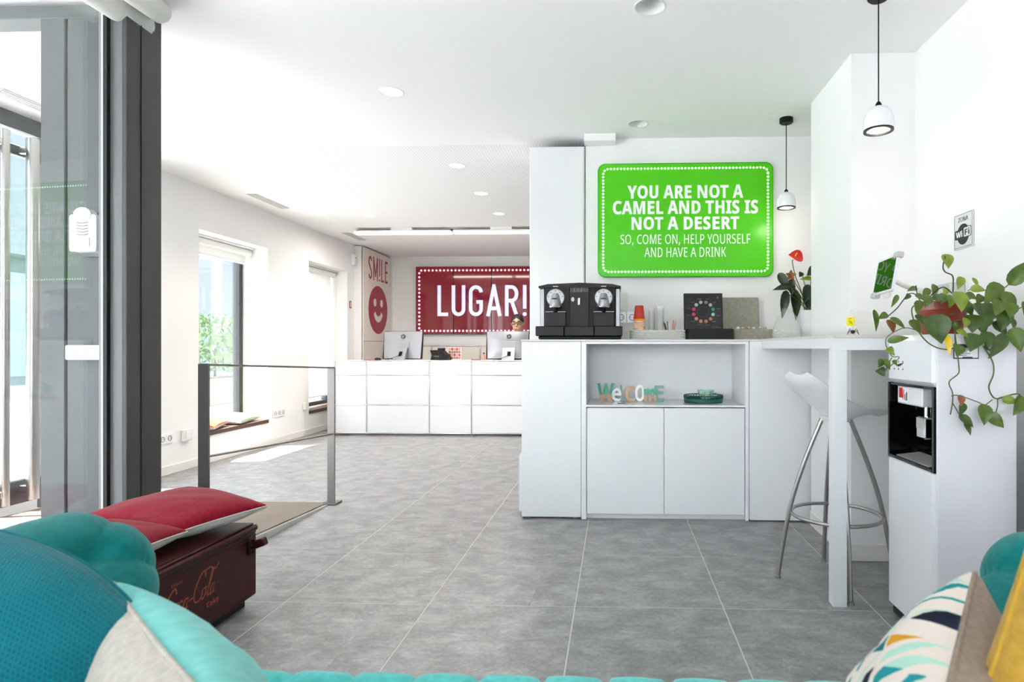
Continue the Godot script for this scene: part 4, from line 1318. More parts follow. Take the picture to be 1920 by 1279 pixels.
func leaf_part(parent: Node3D, base: Vector3, tip: Vector3, width: float, m: Material, face := Vector3(0, 0.2, 1), cup := 0.12, heart := true) -> void:
	var st := tool()
	leaf(st, base, tip, width, face, cup, heart)
	part("leaf", st, m, parent)
const POTHOS_LEAVES := [
	[1.177, 1.380, 2.200, 1.179, 1.331, 2.180, 0.0436, "l"],
	[1.371, 1.276, 2.150, 1.427, 1.352, 2.130, 0.0582, "m"],
	[1.336, 1.269, 2.160, 1.278, 1.200, 2.140, 0.0560, "m"],
	[1.329, 1.233, 2.130, 1.371, 1.171, 2.110, 0.0624, "m"],
	[1.137, 1.232, 2.060, 1.148, 1.169, 2.040, 0.0627, "l"],
	[1.047, 1.151, 2.030, 1.066, 1.063, 2.010, 0.0847, "d"],
	[1.282, 1.198, 2.120, 1.267, 1.133, 2.100, 0.0669, "d"],
	[1.319, 1.178, 2.100, 1.299, 1.105, 2.080, 0.0568, "d"],
	[1.211, 1.157, 2.090, 1.196, 1.101, 2.070, 0.0613, "d"],
	[1.326, 1.111, 2.060, 1.337, 1.036, 2.040, 0.0534, "m"],
	[1.200, 1.091, 2.060, 1.172, 1.038, 2.040, 0.0627, "d"],
	[1.239, 1.100, 2.070, 1.237, 1.047, 2.050, 0.0490, "d"],
	[1.294, 1.089, 2.060, 1.234, 1.015, 2.040, 0.0441, "d"],
	[1.138, 1.058, 2.050, 1.125, 1.021, 2.030, 0.0439, "m"],
	[0.926, 1.180, 2.200, 0.928, 1.108, 2.180, 0.0258, "m"],
	[0.962, 1.168, 2.180, 0.923, 1.152, 2.160, 0.0270, "m"],
	[0.963, 1.145, 2.170, 0.974, 1.101, 2.150, 0.0367, "b"],
	[0.969, 1.152, 2.160, 1.011, 1.117, 2.140, 0.0268, "m"],
	[1.008, 1.235, 2.200, 0.979, 1.194, 2.180, 0.0188, "m"],
	[1.074, 1.263, 2.200, 1.034, 1.252, 2.180, 0.0208, "m"],
	[1.233, 1.299, 2.200, 1.209, 1.256, 2.180, 0.0307, "l"],
	[1.273, 1.296, 2.200, 1.282, 1.260, 2.180, 0.0179, "l"],
	[1.256, 1.259, 2.180, 1.295, 1.251, 2.160, 0.0305, "l"],
	[0.935, 1.072, 2.100, 0.994, 1.086, 2.080, 0.0275, "m"],
	[0.949, 1.035, 2.100, 0.914, 1.042, 2.080, 0.0341, "l"],
	[0.919, 1.007, 2.120, 0.900, 0.982, 2.100, 0.0249, "m"],
	[0.924, 1.007, 2.110, 0.934, 0.975, 2.090, 0.0228, "m"],
	[0.923, 0.967, 2.110, 0.885, 0.970, 2.090, 0.0333, "d"],
	[1.096, 1.089, 2.040, 1.096, 1.027, 2.020, 0.0212, "y"],
	[1.383, 1.203, 2.100, 1.377, 1.149, 2.080, 0.0237, "m"],
	[1.031, 1.142, 2.150, 1.059, 1.098, 2.130, 0.0412, "m"],
	[1.163, 1.278, 2.250, 1.151, 1.236, 2.230, 0.0304, "m"],
	[1.330, 1.147, 2.080, 1.328, 1.109, 2.060, 0.0234, "d"],
	[1.116, 1.259, 2.200, 1.088, 1.220, 2.180, 0.0273, "m"],
	[1.155, 1.254, 2.150, 1.136, 1.230, 2.130, 0.0242, "l"],
	[1.173, 1.147, 2.070, 1.162, 1.116, 2.050, 0.0280, "l"],
	[1.130, 1.224, 2.080, 1.117, 1.184, 2.060, 0.0328, "l"],
	[1.303, 1.234, 2.200, 1.275, 1.206, 2.180, 0.0347, "m"],
	[1.358, 1.234, 2.200, 1.349, 1.186, 2.180, 0.0446, "d"],
	[1.264, 1.137, 2.150, 1.273, 1.095, 2.130, 0.0436, "d"],
	[1.318, 1.137, 2.150, 1.350, 1.095, 2.130, 0.0388, "d"],
	[1.050, 1.240, 2.200, 1.027, 1.221, 2.180, 0.0198, "m"],
	[1.147, 1.107, 2.070, 1.173, 1.085, 2.050, 0.0280, "l"],
	[1.035, 1.233, 2.120, 1.057, 1.210, 2.100, 0.0215, "m"],
	[1.144, 0.890, 2.045, 1.134, 0.859, 2.025, 0.0250, "b"],
	[1.153, 0.863, 2.045, 1.130, 0.826, 2.025, 0.0250, "d"],
	[1.142, 0.822, 2.045, 1.176, 0.789, 2.025, 0.0343, "d"],
	[1.159, 0.801, 2.045, 1.166, 0.762, 2.025, 0.0194, "d"],
	[1.216, 0.858, 2.040, 1.207, 0.796, 2.020, 0.0463, "m"],
	[1.232, 0.829, 2.040, 1.270, 0.788, 2.020, 0.0422, "m"],
	[1.279, 0.881, 2.040, 1.316, 0.871, 2.020, 0.0302, "l"],
	[1.334, 0.884, 2.030, 1.294, 0.830, 2.010, 0.0460, "m"],
	[0.941, 1.007, 2.080, 0.943, 0.989, 2.060, 0.0148, "m"],
	[0.954, 0.989, 2.080, 0.964, 0.998, 2.060, 0.0090, "d"],
	[1.075, 1.228, 2.120, 1.057, 1.187, 2.100, 0.0358, "m"],
	[1.186, 1.199, 2.100, 1.203, 1.158, 2.080, 0.0402, "d"],
	[1.135, 1.233, 2.130, 1.117, 1.201, 2.110, 0.0336, "m"],
	[1.053, 1.210, 2.130, 1.031, 1.169, 2.110, 0.0312, "m"],
	[1.214, 1.197, 2.080, 1.223, 1.152, 2.060, 0.0469, "d"],
	[1.099, 1.229, 2.130, 1.124, 1.208, 2.110, 0.0264, "d"],
	[1.213, 1.234, 2.140, 1.242, 1.218, 2.120, 0.0289, "m"],
	[1.035, 1.159, 2.120, 1.066, 1.122, 2.100, 0.0335, "d"],
	[1.249, 1.152, 2.080, 1.218, 1.107, 2.060, 0.0445, "d"],
	[1.295, 1.207, 2.090, 1.273, 1.157, 2.070, 0.0471, "m"],
	[1.155, 1.135, 2.100, 1.146, 1.108, 2.080, 0.0284, "d"],
	[1.335, 1.198, 2.090, 1.321, 1.148, 2.070, 0.0448, "m"],
]
const POTHOS_VINES := [
	["g", 0.0042, [[1.138, 1.107, 2.070], [1.141, 1.062, 2.070]]],
	["g", 0.0035, [[1.135, 1.084, 2.060], [1.141, 1.033, 2.060], [1.146, 0.990, 2.060], [1.144, 0.963, 2.060], [1.114, 0.935, 2.060], [1.125, 0.900, 2.060], [1.125, 0.865, 2.060], [1.118, 0.826, 2.060]]],
	["g", 0.0042, [[1.222, 1.056, 2.055], [1.252, 1.006, 2.055], [1.256, 0.963, 2.055], [1.241, 0.920, 2.055], [1.252, 0.889, 2.055], [1.267, 0.880, 2.055], [1.282, 0.884, 2.055], [1.332, 0.897, 2.055], [1.347, 0.884, 2.055]]],
	["g", 0.0040, [[1.032, 1.201, 2.070], [0.997, 1.184, 2.070], [1.006, 1.134, 2.070], [1.032, 1.085, 2.070], [1.068, 1.055, 2.070], [1.112, 1.044, 2.070], [1.151, 1.055, 2.070]]],
	["d", 0.0035, [[1.097, 1.214, 2.180], [1.045, 1.243, 2.180], [0.999, 1.191, 2.180], [0.962, 1.158, 2.180]]],
	["g", 0.0030, [[1.039, 1.109, 2.120], [0.994, 1.118, 2.120], [0.940, 1.090, 2.120], [0.933, 1.058, 2.120], [0.953, 1.021, 2.120], [0.978, 1.016, 2.120], [0.940, 0.980, 2.120]]],
	["d", 0.0040, [[1.197, 1.234, 2.190], [1.199, 1.281, 2.190], [1.195, 1.307, 2.190], [1.171, 1.319, 2.190], [1.163, 1.338, 2.190], [1.171, 1.376, 2.190]]],
	["d", 0.0035, [[1.162, 1.238, 2.130], [1.135, 1.259, 2.130], [1.108, 1.247, 2.130], [1.080, 1.220, 2.130], [1.053, 1.201, 2.130]]],
	["g", 0.0035, [[1.234, 1.213, 2.170], [1.257, 1.225, 2.170], [1.285, 1.213, 2.170], [1.345, 1.246, 2.170], [1.386, 1.278, 2.170]]],
	["g", 0.0030, [[1.318, 1.145, 2.120], [1.349, 1.163, 2.120], [1.396, 1.193, 2.120]]],
	["g", 0.0030, [[1.116, 0.889, 2.050], [1.139, 0.891, 2.050], [1.200, 0.870, 2.050], [1.222, 0.859, 2.050]]],
	["g", 0.0030, [[1.246, 0.878, 2.045], [1.223, 0.859, 2.045]]],
	["g", 0.0030, [[1.263, 0.879, 2.045], [1.263, 0.855, 2.045], [1.255, 0.830, 2.045]]],
	["g", 0.0030, [[1.120, 0.866, 2.050], [1.131, 0.847, 2.050], [1.146, 0.821, 2.050], [1.162, 0.800, 2.050]]],
	["g", 0.0035, [[1.097, 1.138, 2.050], [1.099, 1.111, 2.050], [1.100, 1.086, 2.050]]],
	["g", 0.0030, [[1.133, 1.165, 2.060], [1.106, 1.156, 2.060], [1.084, 1.149, 2.060]]],
	["g", 0.0030, [[1.108, 1.113, 2.060], [1.133, 1.138, 2.060], [1.150, 1.142, 2.060]]],
	["g", 0.0030, [[1.202, 1.180, 2.090], [1.238, 1.107, 2.090], [1.299, 1.089, 2.090], [1.339, 1.112, 2.090]]],
	["d", 0.0030, [[1.064, 1.271, 2.180], [1.069, 1.233, 2.180], [1.087, 1.205, 2.180]]],
	["g", 0.0030, [[1.223, 1.263, 2.200], [1.228, 1.296, 2.200]]],
	["g", 0.0030, [[1.250, 1.252, 2.190], [1.269, 1.262, 2.190]]],
	["g", 0.0030, [[0.948, 1.016, 2.110], [0.936, 0.992, 2.110], [0.925, 0.968, 2.110]]],
]
const ANTHURIUM_LEAVES := [
	[1.049, 1.518, 3.900, 1.104, 1.410, 3.880, 0.0588, "d"],
	[1.106, 1.441, 3.880, 0.994, 1.418, 3.860, 0.0450, "d"],
	[1.092, 1.404, 3.920, 1.064, 1.234, 3.900, 0.0591, "d"],
	[1.158, 1.416, 3.970, 1.171, 1.226, 3.950, 0.0729, "d"],
	[1.226, 1.443, 3.900, 1.200, 1.331, 3.880, 0.0641, "d"],
	[1.248, 1.491, 3.900, 1.172, 1.486, 3.880, 0.0317, "o"],
	[1.201, 1.535, 3.950, 1.182, 1.505, 3.930, 0.0351, "d"],
	[1.280, 1.553, 3.920, 1.221, 1.512, 3.900, 0.0682, "d"],
	[1.235, 1.356, 3.930, 1.235, 1.296, 3.910, 0.0471, "d"],
	[1.130, 1.464, 3.950, 1.134, 1.388, 3.930, 0.0534, "d"],
	[1.148, 1.486, 3.950, 1.104, 1.426, 3.930, 0.0458, "d"],
	[1.274, 1.420, 3.900, 1.237, 1.316, 3.880, 0.0603, "d"],
	[1.302, 1.512, 3.920, 1.354, 1.459, 3.900, 0.0682, "d"],
	[1.325, 1.445, 3.920, 1.376, 1.347, 3.900, 0.0682, "d"],
]

func pothos() -> void:
	var p := thing("potted_pothos", "trailing green pothos in a brown plastic pot on the water dispenser", "plant", V(1.185, 1.097, 2.24))
	obj("pot", lathed([Vector2(0.0, 0.002), Vector2(0.062, 0.0), Vector2(0.066, 0.006), Vector2(0.082, 0.085), Vector2(0.086, 0.088), Vector2(0.090, 0.118), Vector2(0.084, 0.118), Vector2(0.080, 0.09), Vector2(0.0, 0.088)], 32), M.terracotta, p)
	obj("soil", lathed([Vector2(0.08, 0.096), Vector2(0.0, 0.102)], 20), M.soil, p)
	for v in POTHOS_VINES:
		var pts := []
		for q in v[2]: pts.append(V(q[0], q[1], q[2]))
		part("vine", tubed(spline(pts, 5), v[1] * 0.55, 6), M.stem if v[0] == "g" else M.stem_dark, p)
	part("vine_loop", tubed(circle3(V(1.262, 1.058, 2.075), 0.020, 20, Vector3.RIGHT, Vector3(0, 0.8, 0.2)), 0.0032, 6, true), M.stem, p)
	var names := {"l": M.leaf_light, "m": M.leaf_mid, "d": M.leaf_dark, "y": M.leaf_yellow, "b": M.leaf_brown}
	for q in POTHOS_LEAVES:
		var face := Vector3(rng.randf_range(-0.55, 0.35), rng.randf_range(0.05, 0.6), 1.0)
		leaf_part(p, V(q[0], q[1], q[2]), V(q[3], q[4], q[5]), q[6], names[q[7]], face, 0.10)

func anthurium() -> void:
	var p := thing("anthurium", "anthurium with one red flower and dark leaves in a white pot", "plant", V(1.262, 1.1, 3.95))
	obj("pot", lathed([Vector2(0.0, 0.0), Vector2(0.062, 0.0), Vector2(0.074, 0.19), Vector2(0.069, 0.19), Vector2(0.066, 0.16), Vector2(0.0, 0.16)], 28), M.white_plastic, p)
	obj("soil", lathed([Vector2(0.066, 0.165), Vector2(0.0, 0.17)], 20), M.soil, p)
	for q in ANTHURIUM_LEAVES:
		leaf_part(p, V(q[0], q[1], q[2]), V(q[3], q[4], q[5]), q[6], M.leaf_deep if q[7] == "d" else M.leaf_light, Vector3(rng.randf_range(-0.4, 0.2), 0.3, 1.0), 0.1)
		part("stalk", tubed(spline([V(1.25, 1.27, 3.95), V((q[0] + 1.25) / 2.0, (q[1] + 1.27) / 2.0 + 0.02, 3.94), V(q[0], q[1], q[2])], 4), 0.0028, 5), M.stem, p)
	part("flower_stalk", tubed(spline([V(1.22, 1.27, 3.95), V(1.202, 1.394, 3.94), V(1.157, 1.506, 3.93), V(1.135, 1.60, 3.925), V(1.14, 1.615, 3.92)], 5), 0.003, 6), M.stem, p)
	var st := tool()
	leaf(st, V(1.195, 1.632, 3.93), V(1.095, 1.640, 3.90), 0.082, Vector3(0.1, 0.25, 1.0), -0.12)
	part("spathe", st, M.petal, p)
	part("spadix", tubed([V(1.145, 1.632, 3.91), V(1.158, 1.655, 3.90)], 0.004, 8), M.leaf_yellow, p)
	for k in 5:
		var a := TAU * k / 5.0 + 0.3
		st = tool()
		leaf(st, V(1.12, 1.512, 3.92), V(1.12 + cos(a) * 0.035, 1.512 + sin(a) * 0.035, 3.90), 0.024, Vector3(0, 0.1, 1.0), 0.1, false)
		part("dried_bract", st, M.leaf_brown, p)

# ---------------------------------------------------------------- bar stool, dispenser, wall pieces on the right
func make_right_side() -> void:
	var s := thing("bar_stool", "white plastic bar stool with four bent steel legs at the bar", "stool", V(0.99, 0, 2.755))
	var feet := [Vector3(-0.25, 0, -0.03), Vector3(0.032, 0, -0.248), Vector3(-0.03, 0, 0.25), Vector3(0.25, 0, 0.03)]
	for f in feet:
		var o: Vector3 = f.normalized()
		var pts := spline([o * 0.252 + Vector3(0, 0.012, 0), o * 0.222 + Vector3(0, 0.2, 0), o * 0.187 + Vector3(0, 0.37, 0), o * 0.13 + Vector3(0, 0.55, 0), o * 0.058 + Vector3(0, 0.735, 0)], 6)
		obj("leg", tubed(pts, 0.0105, 12), M.steel, s)
		obj("foot_cap", lathed([Vector2(0.0, 0.0), Vector2(0.0145, 0.0), Vector2(0.0145, 0.012), Vector2(0.0, 0.014)], 14, Transform3D(Basis(), Vector3(o.x * 0.253, 0.0, o.z * 0.253))), M.steel, s)
	obj("foot_ring", tubed(circle3(Vector3(0, 0.30, 0), 0.192, 48), 0.008, 10, true), M.steel, s)
	obj("hub", lathed([Vector2(0.0, 0.715), Vector2(0.06, 0.72), Vector2(0.075, 0.745), Vector2(0.0, 0.748)], 24), M.seat_white, s)
	var st := tool()
	var top := []
	var bot := []
	for i in 25:   # from the raised back (left) to the drooping front (right)
		var u := i / 24.0
		var x := lerpf(-0.205, 0.215, u)
		var y := 0.775 + 0.155 * pow(maxf(0.0, 1.0 - u / 0.52), 1.7) - 0.028 * pow(maxf(0.0, (u - 0.62) / 0.38), 2.0)
		if u < 0.05: x += 0.012 * (1.0 - u / 0.05)
		var hw := 0.205 * pow(sin(PI * clampf(0.14 + 0.75 * u, 0.0, 1.0)), 0.62) * (1.0 if u < 0.9 else sqrt(maxf(0.0, 1.0 - pow((u - 0.9) / 0.1, 2.0)) * 0.75 + 0.25))
		if u < 0.12: hw *= sqrt(1.0 - pow((0.12 - u) / 0.12, 2.0) * 0.7)
		var a := PackedVector3Array()
		var b := PackedVector3Array()
		for j in 17:
			var v := -1.0 + j / 8.0
			var dish := 0.022 * v * v * (1.0 - 0.9 * absf(u - 0.4)) - 0.018 * cos(v * PI / 2.0) * sin(PI * clampf(u * 1.3 - 0.2, 0.0, 1.0))
			a.append(Vector3(x, y + dish, v * hw))
			b.append(Vector3(x + 0.004, y + dish - 0.012 * sqrt(maxf(0.0, 1.0 - v * v * v * v)) - 0.045 * exp(-pow((u - 0.46) / 0.16, 2.0) - v * v * 6.0), v * hw * 0.985))
		top.append(a); bot.append(b)
	grid(st, top)
	grid(st, bot, 1, true)
	for i in 24:
		for e in [0, 16]:
			quad(st, top[i][e], top[i + 1][e], bot[i + 1][e], bot[i][e])
	for j in 16:
		quad(st, top[0][j], top[0][j + 1], bot[0][j + 1], bot[0][j])
		quad(st, top[24][j], top[24][j + 1], bot[24][j + 1], bot[24][j])
	obj("seat", st, M.seat_white, s).rotation.y = 0.3
	# water dispenser: the front faces left
	var w := thing("water_dispenser", "tall white water dispenser with black tap alcove by the right wall", "water dispenser", V(1.22, 0, 2.27))
	var X0 := 1.083
	part("upper_cover", rbox(1.083, 1.14, 0.912, 1.095, 2.095, 2.453, 0.018), M.white_plastic, w)
	part("lower_cover", rbox(1.083, 1.14, 0.03, 0.63, 2.095, 2.453, 0.018), M.white_plastic, w)
	part("side_panel", rbox(1.089, 1.352, 0.02, 1.088, 2.086, 2.0945, 0.002), M.dispenser_side, w)
	part("side_panel", rbox(1.136, 1.352, 0.02, 1.088, 2.442, 2.456, 0.002), M.dispenser_side, w)
	part("back_panel", rbox(1.338, 1.352, 0.02, 1.088, 2.104, 2.442, 0.002), M.dispenser_side, w)
	part("top_panel", rbox(1.10, 1.352, 1.083, 1.097, 2.092, 2.454, 0.004), M.white_plastic, w)
	part("base", rbox(1.10, 1.345, 0.0, 0.03, 2.11, 2.44, 0.004), M.charcoal, w)
	part("alcove_back", rbox(1.20, 1.21, 0.62, 0.915, 2.104, 2.442), M.gloss_black, w)
	part("alcove_side", rbox(1.084, 1.20, 0.62, 0.915, 2.432, 2.446), M.gloss_black, w)
	part("alcove_side", rbox(1.084, 1.20, 0.62, 0.915, 2.100, 2.112), M.gloss_black, w)
	part("alcove_top", rbox(1.086, 1.20, 0.905, 0.914, 2.112, 2.432), M.gloss_black, w)
	st = tool()
	bevel_box(st, Vector3(-0.06, -0.006, -0.16), Vector3(0.06, 0.006, 0.16), 0.002, Transform3D(Basis(Vector3.BACK, 0.12), V(1.143, 0.632, 2.272)))
	part("drip_tray", st, M.gloss_black, w)
	st = tool()
	bevel_box(st, Vector3(-0.05, 0.006, -0.12), Vector3(0.04, 0.009, 0.12), 0.001, Transform3D(Basis(Vector3.BACK, 0.12), V(1.143, 0.632, 2.272)))
	part("drip_grille", st, M.alu, w)
	var lab := part("tap_housing", rbox(1.10, 1.20, 0.835, 0.905, 2.21, 2.40, 0.004), M.white_plastic, w)
	part("warning_label", rbox(1.0985, 1.10, 0.842, 0.898, 2.315, 2.385), M.sign_white, lab)
	part("warning_red", rbox(1.098, 1.0985, 0.858, 0.896, 2.352, 2.382), M.signal_red, lab)
	part("warning_figure", rbox(1.098, 1.0985, 0.85, 0.882, 2.318, 2.326), M.ink, lab)
	part("warning_figure", rbox(1.098, 1.0985, 0.85, 0.874, 2.332, 2.338), M.ink, lab)
	st = tool()
	strokes(st, [[Vector2(2.351, 0.852), Vector2(2.343, 0.89)]], 0.005, -1.0985, -1.098, Transform3D(Basis(Vector3(0, 0, -1), Vector3(0, 1, 0), Vector3(-1, 0, 0)), Vector3.ZERO))
	part("warning_red", st, M.signal_red, lab)
	part("tap_lever", rbox(1.12, 1.16, 0.715, 0.795, 2.235, 2.295, 0.006), M.chrome, w)
	part("tap_spout", tubed([V(1.15, 0.835, 2.27), V(1.15, 0.79, 2.27)], 0.012, 12), M.chrome, w)
	part("tap_lever", rbox(1.118, 1.12, 0.752, 0.792, 2.24, 2.29, 0.001), M.alu, w)
	for r in 2:
		for c in 3:
			part("button_print", rbox(1.082, 1.083, 0.965 + r * 0.028, 0.972 + r * 0.028, 2.385 - c * 0.035, 2.392 - c * 0.035), M.grey_metal, w)
	var nt := part("notice", rbox(1.142, 1.226, 1.012, 1.062, 2.0852, 2.086), M.navy, w)
	part("notice_paper", rbox(1.145, 1.223, 1.016, 1.049, 2.0848, 2.0852), M.sign_white, nt)
	for k in 4:
		part("notice_line", rbox(1.150, 1.198 - (k % 2) * 0.012, 1.041 - k * 0.006, 1.043 - k * 0.006, 2.0845, 2.0848), M.navy, nt)
	part("notice_line", rbox(1.172, 1.205, 1.0145, 1.019, 2.0845, 2.0848), M.navy, nt)
	pothos()
	# dark equipment at the right edge behind the dispenser
	var bn := thing("waste_bin", "slim dark bin with a blue lid at the right edge beside the dispenser", "bin", V(1.41, 0, 2.0))
	obj("body", lathed([Vector2(0.0, 0.0), Vector2(0.045, 0.0), Vector2(0.05, 0.70), Vector2(0.0, 0.70)], 20), M.charcoal, bn)
	obj("lid", lathed([Vector2(0.052, 0.70), Vector2(0.05, 0.715), Vector2(0.0, 0.72)], 20), M.navy, bn)
	# wifi plate
	var f := thing("wifi_sign", "small grey wall plate reading ZONA WiFi above the plant", "sign", V(1.468, 1.545, 2.60), -PI / 2)
	obj("plate", lbox(Vector3(-0.07, -0.075, 0.0), Vector3(0.07, 0.075, 0.004), 0.001), M.plate, f)
	st = tool()
	strokes(st, [[Vector2(-0.064, -0.069), Vector2(0.064, -0.069)], [Vector2(0.064, -0.069), Vector2(0.064, 0.069)], [Vector2(0.064, 0.069), Vector2(-0.064, 0.069)], [Vector2(-0.064, 0.069), Vector2(-0.064, -0.069)]], 0.0015, 0.004, 0.0045)
	obj("border", st, M.ink, f)
	text(f, "lettering", "ZONA", sans, 0.072, 0.019, M.ink, Transform3D(Basis(), Vector3(0, 0.048, 0.0045)), 0.0006)
	st = tool()
	prism(st, disc(Vector2(0, -0.016), 0.044, -1.0, 40), 0.004, 0.0048)
	prism(st, rounded(-0.060, 0.008, -0.034, 0.006, 0.006), 0.004, 0.005)
	obj("emblem_disc", st, M.ink, f)
	st = tool()
	prism(st, rounded(0.004, 0.060, -0.032, 0.012, 0.008), 0.0048, 0.0054)
	obj("emblem_tab", st, M.ink, f)
	st = tool()
	prism(st, rounded(0.007, 0.057, -0.029, 0.009, 0.006), 0.0054, 0.0058)
	obj("emblem_tab", st, M.plate, f)
	text(f, "lettering", "Wi", bold, 0.046, 0.026, M.sign_white, Transform3D(Basis(), Vector3(-0.027, -0.013, 0.0055)), 0.0006)
	text(f, "lettering", "Fi", bold, 0.034, 0.026, M.ink, Transform3D(Basis(), Vector3(0.032, -0.010, 0.0062)), 0.0006)
	# tablet on a wall arm, tilted so that its dark glass mirrors the green sign
	var tb := thing("tablet", "white tablet on a wall arm, its dark glass mirroring the green sign", "tablet", V(1.095, 1.345, 2.5))
	var c := V(1.095, 1.345, 2.5)
	var n := ((V(0, 1.05, 0) - c).normalized() + (V(0.63, 1.75, 4.19) - c).normalized()).normalized()
	var right := Vector3.UP.cross(n).normalized()
	var bs := Basis(right, n.cross(right), n).rotated(n, 0.02)
	st = tool()
	prism(st, rounded(-0.10, 0.10, -0.074, 0.074, 0.010), -0.010, 0.0, Transform3D(bs, Vector3.ZERO))
	obj("case", st, M.white_plastic, tb)
	st = tool()
	prism(st, rounded(-0.090, 0.090, -0.066, 0.066, 0.003), 0.0, 0.001, Transform3D(bs, Vector3.ZERO))
	obj("screen_glass", st, M.mirror_black, tb)
	for k in [[0.085, 0.07], [-0.085, -0.075]]:
		st = tool()
		bevel_box(st, Vector3(k[0] - 0.02, k[1] - 0.012, -0.022), Vector3(k[0] + 0.02, k[1] + 0.012, 0.006), 0.004, Transform3D(bs, Vector3.ZERO))
		obj("clamp", st, M.alu, tb)
	st = tool()
	bevel_box(st, Vector3(-0.03, -0.09, -0.03), Vector3(0.03, 0.09, -0.012), 0.006, Transform3D(bs, Vector3.ZERO))
	obj("holder", st, M.trim_white, tb)
	var back: Vector3 = bs * Vector3(0, -0.01, -0.03)
	obj("arm", tubed(spline([back, back + Vector3(0.06, -0.03, 0.0), Vector3(0.2, -0.065, -0.04), Vector3(0.33, -0.055, -0.12)], 6), 0.011, 12), M.trim_white, tb)
	obj("wall_mount", lbox(Vector3(0.31, -0.085, -0.20), Vector3(0.374, -0.02, -0.09), 0.006), M.alu, tb)

# ---------------------------------------------------------------- sofa corner
func pillow_half(w: float, h: float, t: float, side: float, seed_n: int, round_k := 0.0) -> SurfaceTool:
	var st := SurfaceTool.new()
	st.begin(Mesh.PRIMITIVE_TRIANGLES)
	st.set_smooth_group(1)
	var nz := noise(0.9, seed_n, 3)
	var N := 28
	var pts := []
	for i in N + 1:
		var row := []
		for j in N + 1:
			var u := sin((-1.0 + 2.0 * i / N) * PI / 2.0)
			var v := sin((-1.0 + 2.0 * j / N) * PI / 2.0)
			var x := w / 2.0 * u * (1.0 - 0.07 * (1.0 - v * v) * absf(u) * (1.0 - round_k)) * sqrt(1.0 - round_k * v * v / 2.0)
			var y := h / 2.0 * v * (1.0 - 0.07 * (1.0 - u * u) * absf(v) * (1.0 - round_k)) * sqrt(1.0 - round_k * u * u / 2.0)
			var k := pow(maxf(0.0, (1.0 - u * u) * (1.0 - v * v)), 0.42)
			var z := side * (t / 2.0 * k * (1.0 + 0.13 * nz.get_noise_2d(u * 1.6, v * 1.6)) + 0.004)
			row.append([Vector3(x, y, z if k > 0.0 else 0.0), Vector2((u + 1) / 2, (1 - v) / 2)])
		pts.append(row)
	for i in N:
		for j in N:
			var q := [pts[i][j], pts[i + 1][j], pts[i + 1][j + 1], pts[i][j + 1]]
			var order := [0, 2, 1, 0, 3, 2] if side > 0 else [0, 1, 2, 0, 2, 3]
			for k in order:
				st.set_uv(q[k][1])
				st.add_vertex(q[k][0])
	return st

func pillow(called: String, label: String, at: Vector3, x: Vector3, n: Vector3, w: float, h: float, t: float, front: Material, back: Material, seed_n: int, group := "", round_k := 0.0) -> Node3D:
	var p := thing(called, label, "cushion", at, 0.0, group)
	n = n.normalized()
	x = (x - n * x.dot(n)).normalized()
	p.basis = Basis(x, n.cross(x), n)
	obj("front_cover", pillow_half(w, h, t, 1.0, seed_n, round_k), front, p)
	obj("back_cover", pillow_half(w, h, t, -1.0, seed_n + 5, round_k), back, p)
	var edge := []
	for k in 4:
		for i in 14:
			var s := sin((-1.0 + 2.0 * i / 14.0) * PI / 2.0)
			var c = [Vector2(s, -1), Vector2(1, s), Vector2(-s, 1), Vector2(-1, -s)][k]
			edge.append(Vector3(w / 2.0 * c.x * (1.0 - 0.07 * (1.0 - c.y * c.y) * absf(c.x) * (1.0 - round_k)) * sqrt(1.0 - round_k * c.y * c.y / 2.0), h / 2.0 * c.y * (1.0 - 0.07 * (1.0 - c.x * c.x) * absf(c.y) * (1.0 - round_k)) * sqrt(1.0 - round_k * c.x * c.x / 2.0), 0))
	obj("seam", tubed(edge, 0.0035, 6, true), back, p)
	return p

func tufted_roll(c: Vector2, rx: float, ry: float, d0: float, d1: float, side: float, cell_s: float, cell_l: float, depth: float, phase: float) -> SurfaceTool:
	var st := tool()
	var rows := []
	var nl := 96
	var ns := 96
	var cap := rx * 0.8
	for i in nl + 1:
		var f := float(i) / nl
		var d: float
		var k := 1.0
		if f < 0.6: d = lerpf(d0, d1 - cap, f / 0.6)
		else:
			var g := (f - 0.6) / 0.4 * PI / 2.0
			d = d1 - cap + sin(g) * cap
			k = pow(maxf(0.0, cos(g)), 0.75)
		var row := PackedVector3Array()
		for j in ns + 1:
			var a := TAU * j / ns
			var s := a * (rx + ry) / 2.0
			var p := s / cell_s
			var q := (d1 - phase - d) / cell_l
			var u := absf(sin(PI * (p + q) / 2.0))
			var v := absf(sin(PI * (p - q) / 2.0))
			var b := pow(u * v, 0.38) * depth - exp(-(u * u + v * v) * 6.0) * depth * 1.6 - depth * 0.7
			var e := 1.0 + b / ((rx + ry) / 2.0)
			row.append(V(c.x + side * cos(a) * rx * k * e, c.y + sin(a) * ry * k * e, d + b * 0.6 * (1.0 - k)))
		rows.append(row)
	grid(st, rows)
	return st

